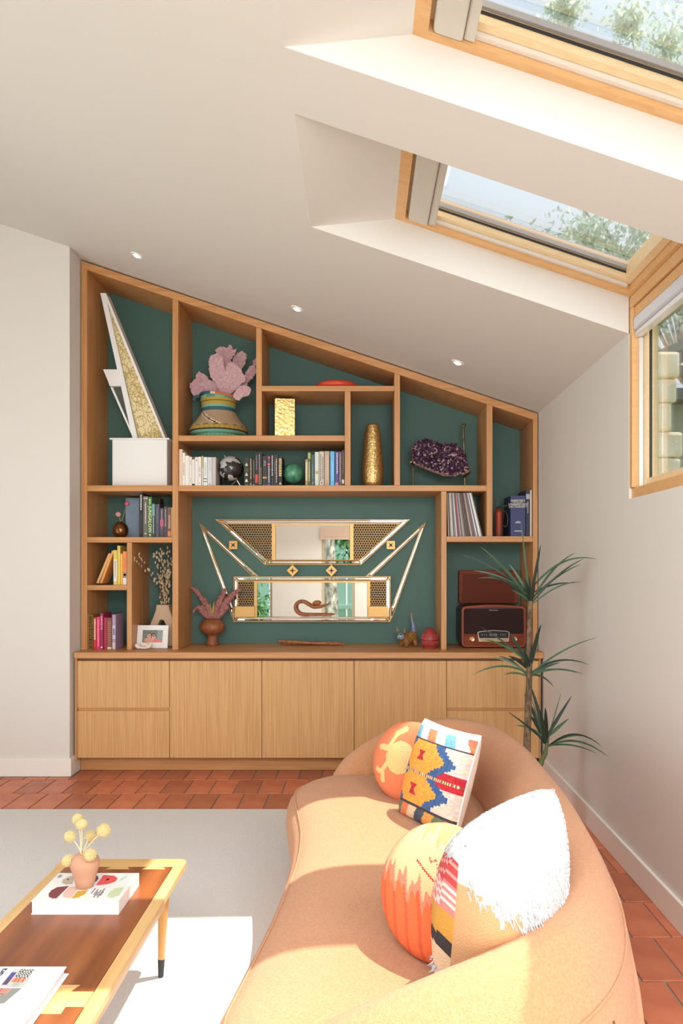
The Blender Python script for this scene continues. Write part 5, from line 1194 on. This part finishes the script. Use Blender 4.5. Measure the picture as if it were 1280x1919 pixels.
side_pts = ring_at(.034, .4185); add('front_seam', MB().tube([side_pts[i] for i in range(0, 66)], .0028, 6), SOFA, sofa, smooth=True)
# ------------------------------------------------------------------ cushions
def cushion(name, label, c, r, u, w_, h_, t_, cf, N=36, rnd=False, m=None, pinch=.06, extra=None, sag=.42, group='cushions on the sofa'):
    c = Vector(c); r = Vector(r).normalized(); u = Vector(u); u = (u-r*u.dot(r)).normalized(); n = r.cross(u)   # n towards viewer side
    mb = MB(); idx = {}
    def vert(i, j, s_):
        a, b = 2*i/N-1, 2*j/N-1; edge = i in (0, N) or j in (0, N); key = (i, j, 0 if edge else s_)
        if key in idx: return idx[key]
        if rnd:
            x, y = a*math.sqrt(1-b*b/2), b*math.sqrt(1-a*a/2); rr_ = min(1, x*x+y*y); tz = math.sqrt(max(0, 1-rr_))**.85
        else:
            tz = ((1-a*a)*(1-b*b))**sag
            x = a*(1-pinch*(1-b*b)*abs(a)); y = b*(1-pinch*(1-a*a)*abs(b))
        p = c+r*(x*w_/2)+u*(y*h_/2)+n*(s_*tz*t_/2)
        idx[key] = len(mb.V); mb.V.append(p); return idx[key]
    for s_ in (1, -1):
        for i in range(N):
            for j in range(N):
                q_ = [vert(i, j, s_), vert(i+1, j, s_), vert(i+1, j+1, s_), vert(i, j+1, s_)]
                if s_ < 0: q_.reverse()
                a, b = 2*(i+.5)/N-1, 2*(j+.5)/N-1
                if rnd: a, b = a*math.sqrt(1-b*b/2), b*math.sqrt(1-a*a/2)
                mb._f(q_, cf(a, b, s_))
    t = thing(name, label, 'cushion', c, group)
    add('cover', mb, m or vmat('cushion_cloth', .9, bump=((260, 260, 260), .35)), t, smooth=True)
    return t, c, r, u, n
# kilim cushion
def kil(a, b, s_):
    if s_ < 0: return rgb(226, 206, 190)
    rr_ = random.Random(int(a*47)*131+int(b*43)); j = lambda c: rgb(*[max(0, min(255, x+rr_.randint(-16, 16))) for x in c])
    Yl, Bl, Wh, Rd, Co = (236, 164, 66), (62, 96, 146), (226, 208, 192), (196, 40, 54), (226, 130, 90)
    if abs(b-.62) < .022 or abs(b+.66) < .022: return j((70, 60, 66))
    if b > .62:
        k_ = int((a+b*.6+3)*3.2) % 4; return j([(120, 176, 210), (240, 230, 224), Co, (236, 226, 210)][k_]) if b < .9 else j((226, 226, 228))
    if b < -.66:
        k_ = int((a-b*.8+3)*3.4) % 5; return j([Co, (236, 206, 170), (70, 80, 100), (220, 160, 80), (110, 120, 90)][k_])
    bb_ = abs(b+.02); st = int(abs(bb_-.31)/.045)*.045
    w1 = max(.40, .80-1.7*st); aa = a+.26
    for cy in (.33, -.36):
        if abs(b-cy) < .10 and abs(aa) < .05+.9*abs(b-cy): return j(Rd)
    if bb_ < .022: return j((150, 96, 70)) if int(a*40) % 2 else j((236, 206, 170))
    if abs(aa) < max(.16, w1): return j(Yl)
    if abs(aa) < max(.16, w1)+.30: return j(Bl)
    if bb_ < .16 and abs(aa) > .62+.9*bb_: return j(Rd)
    return j(Wh)
kt, kc, kr, ku, kn = cushion('kilim_cushion', 'square kilim cushion in orange blue and red zigzags', (.283, 2.655-5, .635), (.165, -.275, 0), (.150, -.03, .33), .335, .372, .15, kil, 72, pinch=.05, sag=.36)
# edge cord of the kilim cushion
ed = []
for k in range(96):
    f = k/96*4; s_ = int(f); g_ = (f-s_)*2-1
    a, b = [(g_, -1), (1, g_), (-g_, 1), (-1, -g_)][s_]
    x = a*(1-.05*(1-b*b)*abs(a)); y = b*(1-.05*(1-a*a)*abs(b)); ed.append(kc+kr*(x*.335/2)+ku*(y*.372/2))
add('cord', MB().tube(ed+[ed[0]], .0035, 6), flat(240, 226, 222, .9), kt, smooth=True)
# round orange cushion with a pale figure
def fig(a, b, s_):
    O = rgb(226, 128, 86); Y = rgb(244, 196, 128)
    if s_ < 0: return O
    x, y = a+.02, b-.05
    if x*x+y*y < .40**2: return Y if x+y*.4 < .06 else (rgb(238, 206, 150) if (int(a*60)+int(b*50)) % 2 else rgb(226, 180, 118))
    def near(p, q, w_):
        px, py = q[0]-p[0], q[1]-p[1]; t_ = max(0, min(1, ((x-p[0])*px+(y-p[1])*py)/(px*px+py*py))); return math.hypot(x-p[0]-px*t_, y-p[1]-py*t_) < w_
    if near((-.32, .18), (-.62, .20), .075) or near((-.36, .20), (-.20, .58), .055) or near((-.20, .58), (-.02, .70), .075): return Y
    if near((-.34, -.18), (-.50, -.42), .06) or near((-.50, -.42), (-.66, -.36), .06) or near((-.46, -.46), (-.44, -.60), .07): return Y
    return O
cushion('round_cushion', 'round orange cushion with a pale yellow figure behind the kilim cushion', (.192, 2.95-5, .612), (.80, -.55, 0), (.14, .26, .90), .325, .325, .15, fig, 84, rnd=True)
# near round velvet cushion
def vel(a, b, s_):
    t_ = b*.8+a*.15+.07*math.sin(a*21)+.06*math.sin(a*47+b*9)
    O, Pk, Cr = (230, 110, 62), (228, 134, 104), (238, 190, 140)
    if t_ < -.12: return rgb(*O) if math.sin(a*26+b*5+math.sin(b*4)) > -.7 else rgb(214, 92, 54)
    if t_ < .02: return rgb(*Pk)
    if abs(b-.34+.55*(a-.25)+.04*math.sin(a*40)) < .016 and .0 < a < .75 or abs(b-.24+.55*(a-.05)) < .015 and -.2 < a < .4: return rgb(196, 70, 60)
    return rgb(*Cr) if t_ < .62 else rgb(240, 160, 110)
cushion('round_velvet_cushion', 'round orange and peach velvet cushion leaning behind the white cushion', (.190, 1.745-5, .622), (.72, -.69, 0), (.28, .20, .90), .34, .315, .16, vel, 96, rnd=True)
# white tufted cushion
def wht(a, b, s_):
    rr_ = random.Random(int(a*61)*17+int(b*67)); u_, v_ = (a+1)/2, (b+1)/2
    if s_ > 0:   # plain tan back turned to the camera, white shag above
        jag = .05*math.sin(u_*38)+.03*math.sin(u_*91)
        return rgb(196, 195, 196) if v_ > .80-.72*u_+jag else rgb(204, 158, 112)
    q_ = v_*.7+(1-u_)*-.5+.5
    d_ = v_+u_*.55
    if d_ > .95: return rgb(196, 195, 196)
    if d_ > .80: return rgb(190, 66, 66) if (int(u_*40)+int(v_*46)) % 3 else rgb(222, 150, 140)
    if d_ > .62: return rgb(220, 130, 128) if (int(u_*36)+int(v_*40)) % 2 else rgb(240, 206, 200)
    if d_ > .46: return rgb(206, 150, 62)
    if d_ > .38: return rgb(52, 46, 52)
    if d_ > .24: return rgb(226, 196, 160)
    return rgb(200, 198, 196)
SHAG = vmat('cushion_cloth', .9)
wt, wc, wr_, wu, wn = cushion('white_cushion', 'square white tufted cushion with tan back leaning on the near sofa arm', (.305, 1.585-5, .682), (.215, .205, .055), (.015, -.09, .30), .345, .40, .25, wht, 44, pinch=.03, sag=.40)
fr = MB(); rr = random.Random(8)
for i in range(4200):      # shag tufts along the white part and fringe
    a, b = rr.uniform(-1, 1), rr.uniform(-1, 1); u_, v_ = (a+1)/2, (b+1)/2; s_ = rr.choice((1, -1))
    if s_ > 0 and v_ < .80-.72*u_-.02: continue
    if s_ < 0 and .26 < v_+u_*.55 < .93: continue
    tz = ((1-a*a)*(1-b*b))**.40; x = a*(1-.03*(1-b*b)*abs(a)); y = b*(1-.03*(1-a*a)*abs(b))
    p = wc+wr_*(x*.345/2)+wu*(y*.40/2)+wn*(s_*tz*.25/2)
    d = (wn*s_*.55-wu*rr.uniform(.6, 1.1)+wr_*rr.uniform(-.35, .35)+wn*rr.uniform(-.3, .3))
    nb_ = s_ > 0 and v_ < .92-.72*u_ or s_ < 0 and v_+u_*.55 < .3; fr.cone(p, d, .0022, rr.uniform(.016, .026) if nb_ else rr.uniform(.005, .009), 3)
add('tufts', fr, flat(198, 197, 198, .95), wt, kind='stuff')
# ------------------------------------------------------------------ tall dracaena between sofa and cabinet
z = 3.95; opx = lambda x, y: (860+x/3.837, 960+y/3.837)
def L3(x, y, dy=0): v = P3(*opx(x, y), z+dy); return v
pl = thing('dracaena', 'tall slender green dracaena with three leaf crowns in the right corner', 'plant', (.90, -1.05, 0))
POT = flat(226, 220, 210, .5)
add('pot', MB().lathe([(.08, .001), (.09, .004), (.105, .20), (.11, .22), (.10, .22), (.096, .19), (.02, .185)], (.90, -1.05, 0), 32), POT, pl, smooth='a')
STM = mat('cane', rgb(136, 112, 84), .9, noise=((50, 50, 22), rgb(84, 66, 50)), bump=((70, 70, 50), .8))
add('stem', MB().tube(spline([(.90, -1.05, .18), tuple(L3(492, 1620)), tuple(L3(500, 1360)), tuple(L3(505, 1180)), tuple(L3(506, 900)), tuple(L3(512, 690)), tuple(L3(518, 560))], 5), [.020]*6+[.019]*6+[.017]*7+[.015]*6+[.014]*6, 10), STM, pl, smooth=True)
add('stem', MB().tube(spline([(.925, -1.05, .18), tuple(L3(590, 1800)), tuple(L3(622, 1730)), tuple(L3(640, 1610))], 5), [.016]*6+[.013]*5+[.010]*5, 8), mat('green_cane', rgb(96, 104, 62), .8), pl, smooth=True)
LM = mat('leaf_green', rgb(58, 84, 62), .42, noise=((5, 5, 5), rgb(82, 112, 76))); LMd = mat('leaf_dark', rgb(46, 62, 50), .45)
rr = random.Random(12)
def leaf(b, tip, wd, arch, m, nm='leaf', n=11):
    b, tip = Vector(b), Vector(tip); d = tip-b; hor = d.length
    mid = b.lerp(tip, .5)+Vector((0, 0, arch*hor)); pts = []
    for i in range(n):
        t = i/(n-1); pts.append((1-t)**2*b+2*t*(1-t)*mid+t*t*tip)
    mb = MB(); view = Vector((rr.uniform(-.3, .3), -1, .35)).normalized()
    for i, p in enumerate(pts):
        t = i/(n-1); dd = (pts[min(i+1, n-1)]-pts[max(i-1, 0)]).normalized()
        sd = dd.cross(view)
        if sd.length < .05: sd = dd.cross(Vector((1, 0, 0)))
        sd.normalize(); nn = sd.cross(dd).normalized()
        w_ = wd*(.55+.45*math.sin(min(1, t*2.2)*math.pi/2))*(1-t**2.2)**.8+.0008
        sd = (sd*.80+nn*.25).normalized()
        mb.V += [p-sd*w_, p-nn*w_*.28, p+sd*w_, p-nn*(w_*.28+.0012)]
    for i in range(n-1):
        k = i*4
        mb._f([k, k+1, k+5, k+4]); mb._f([k+1, k+2, k+6, k+5]); mb._f([k+2, k+3, k+7, k+6]); mb._f([k+3, k, k+4, k+7])
    mb._f([0, 3, 2, 1]); q_ = (n-1)*4; mb._f([q_, q_+1, q_+2, q_+3])
    add(nm, mb, m, pl, smooth='a', ang=70)
crowns = [((515, 660), [(10, 300, .12, 13), (155, 247, .10, 18), (110, 420, .16, 14), (200, 452, .16, 15), (135, 475, .17, 13), (445, 58, .0, 12), (588, 235, -.02, 20), (990, 338, .30, 15), (840, 290, .22, 13), (900, 333, .16, 12), (875, 373, .12, 12), (880, 500, .22, 12), (830, 508, .13, 12), (360, 370, .1, 15), (380, 560, .12, 12)]),
          ((508, 1180), [(160, 828, .05, 10), (190, 915, .12, 14), (240, 1048, .2, 15), (290, 1035, .2, 14), (105, 1168, .25, 12), (325, 1168, .2, 12), (560, 850, .0, 13), (576, 890, .02, 16), (985, 903, .12, 10), (937, 1098, .28, 14), (888, 1162, .22, 12), (845, 1153, .16, 12), (682, 1255, .35, 14), (730, 1080, .1, 16)]),
          ((630, 1690), [(352, 1435, .05, 12), (412, 1532, .18, 13), (525, 1345, .02, 9), (812, 1320, .02, 21), (792, 1482, .03, 20), (735, 1300, .0, 8), (1022, 1680, .30, 13), (1072, 1757, .20, 14), (985, 1732, .14, 11), (520, 1560, .1, 12), (900, 1610, .2, 12)])]
for (bx0, by0), lf in crowns:
    for i, (tx, ty, ar, wd) in enumerate(lf):
        dy = rr.uniform(-.14, .10)
        pxl = opx(tx, ty)[0]; dy = min(dy, 1.19*F/(pxl-VX)-z) if pxl > 900 else dy
        f = rr.uniform(0, 1); b = L3(bx0+rr.uniform(-10, 10)+(14 if tx > bx0 else -14), by0-120*f if ty < by0-150 else by0-30*f)
        leaf(b, L3(tx, ty, dy), wd/3.837*z/F*.62, ar, LM if i % 3 else LMd)
    for i in range(5):    # short leaves pointing to and from the viewer
        b = L3(bx0, by0-60*rr.random()); a = rr.uniform(0, 6.28)
        leaf(b, b+Vector((.08*math.cos(a), -.16 if i % 2 else .2, rr.uniform(.05, .28))), .012, .1, LMd)
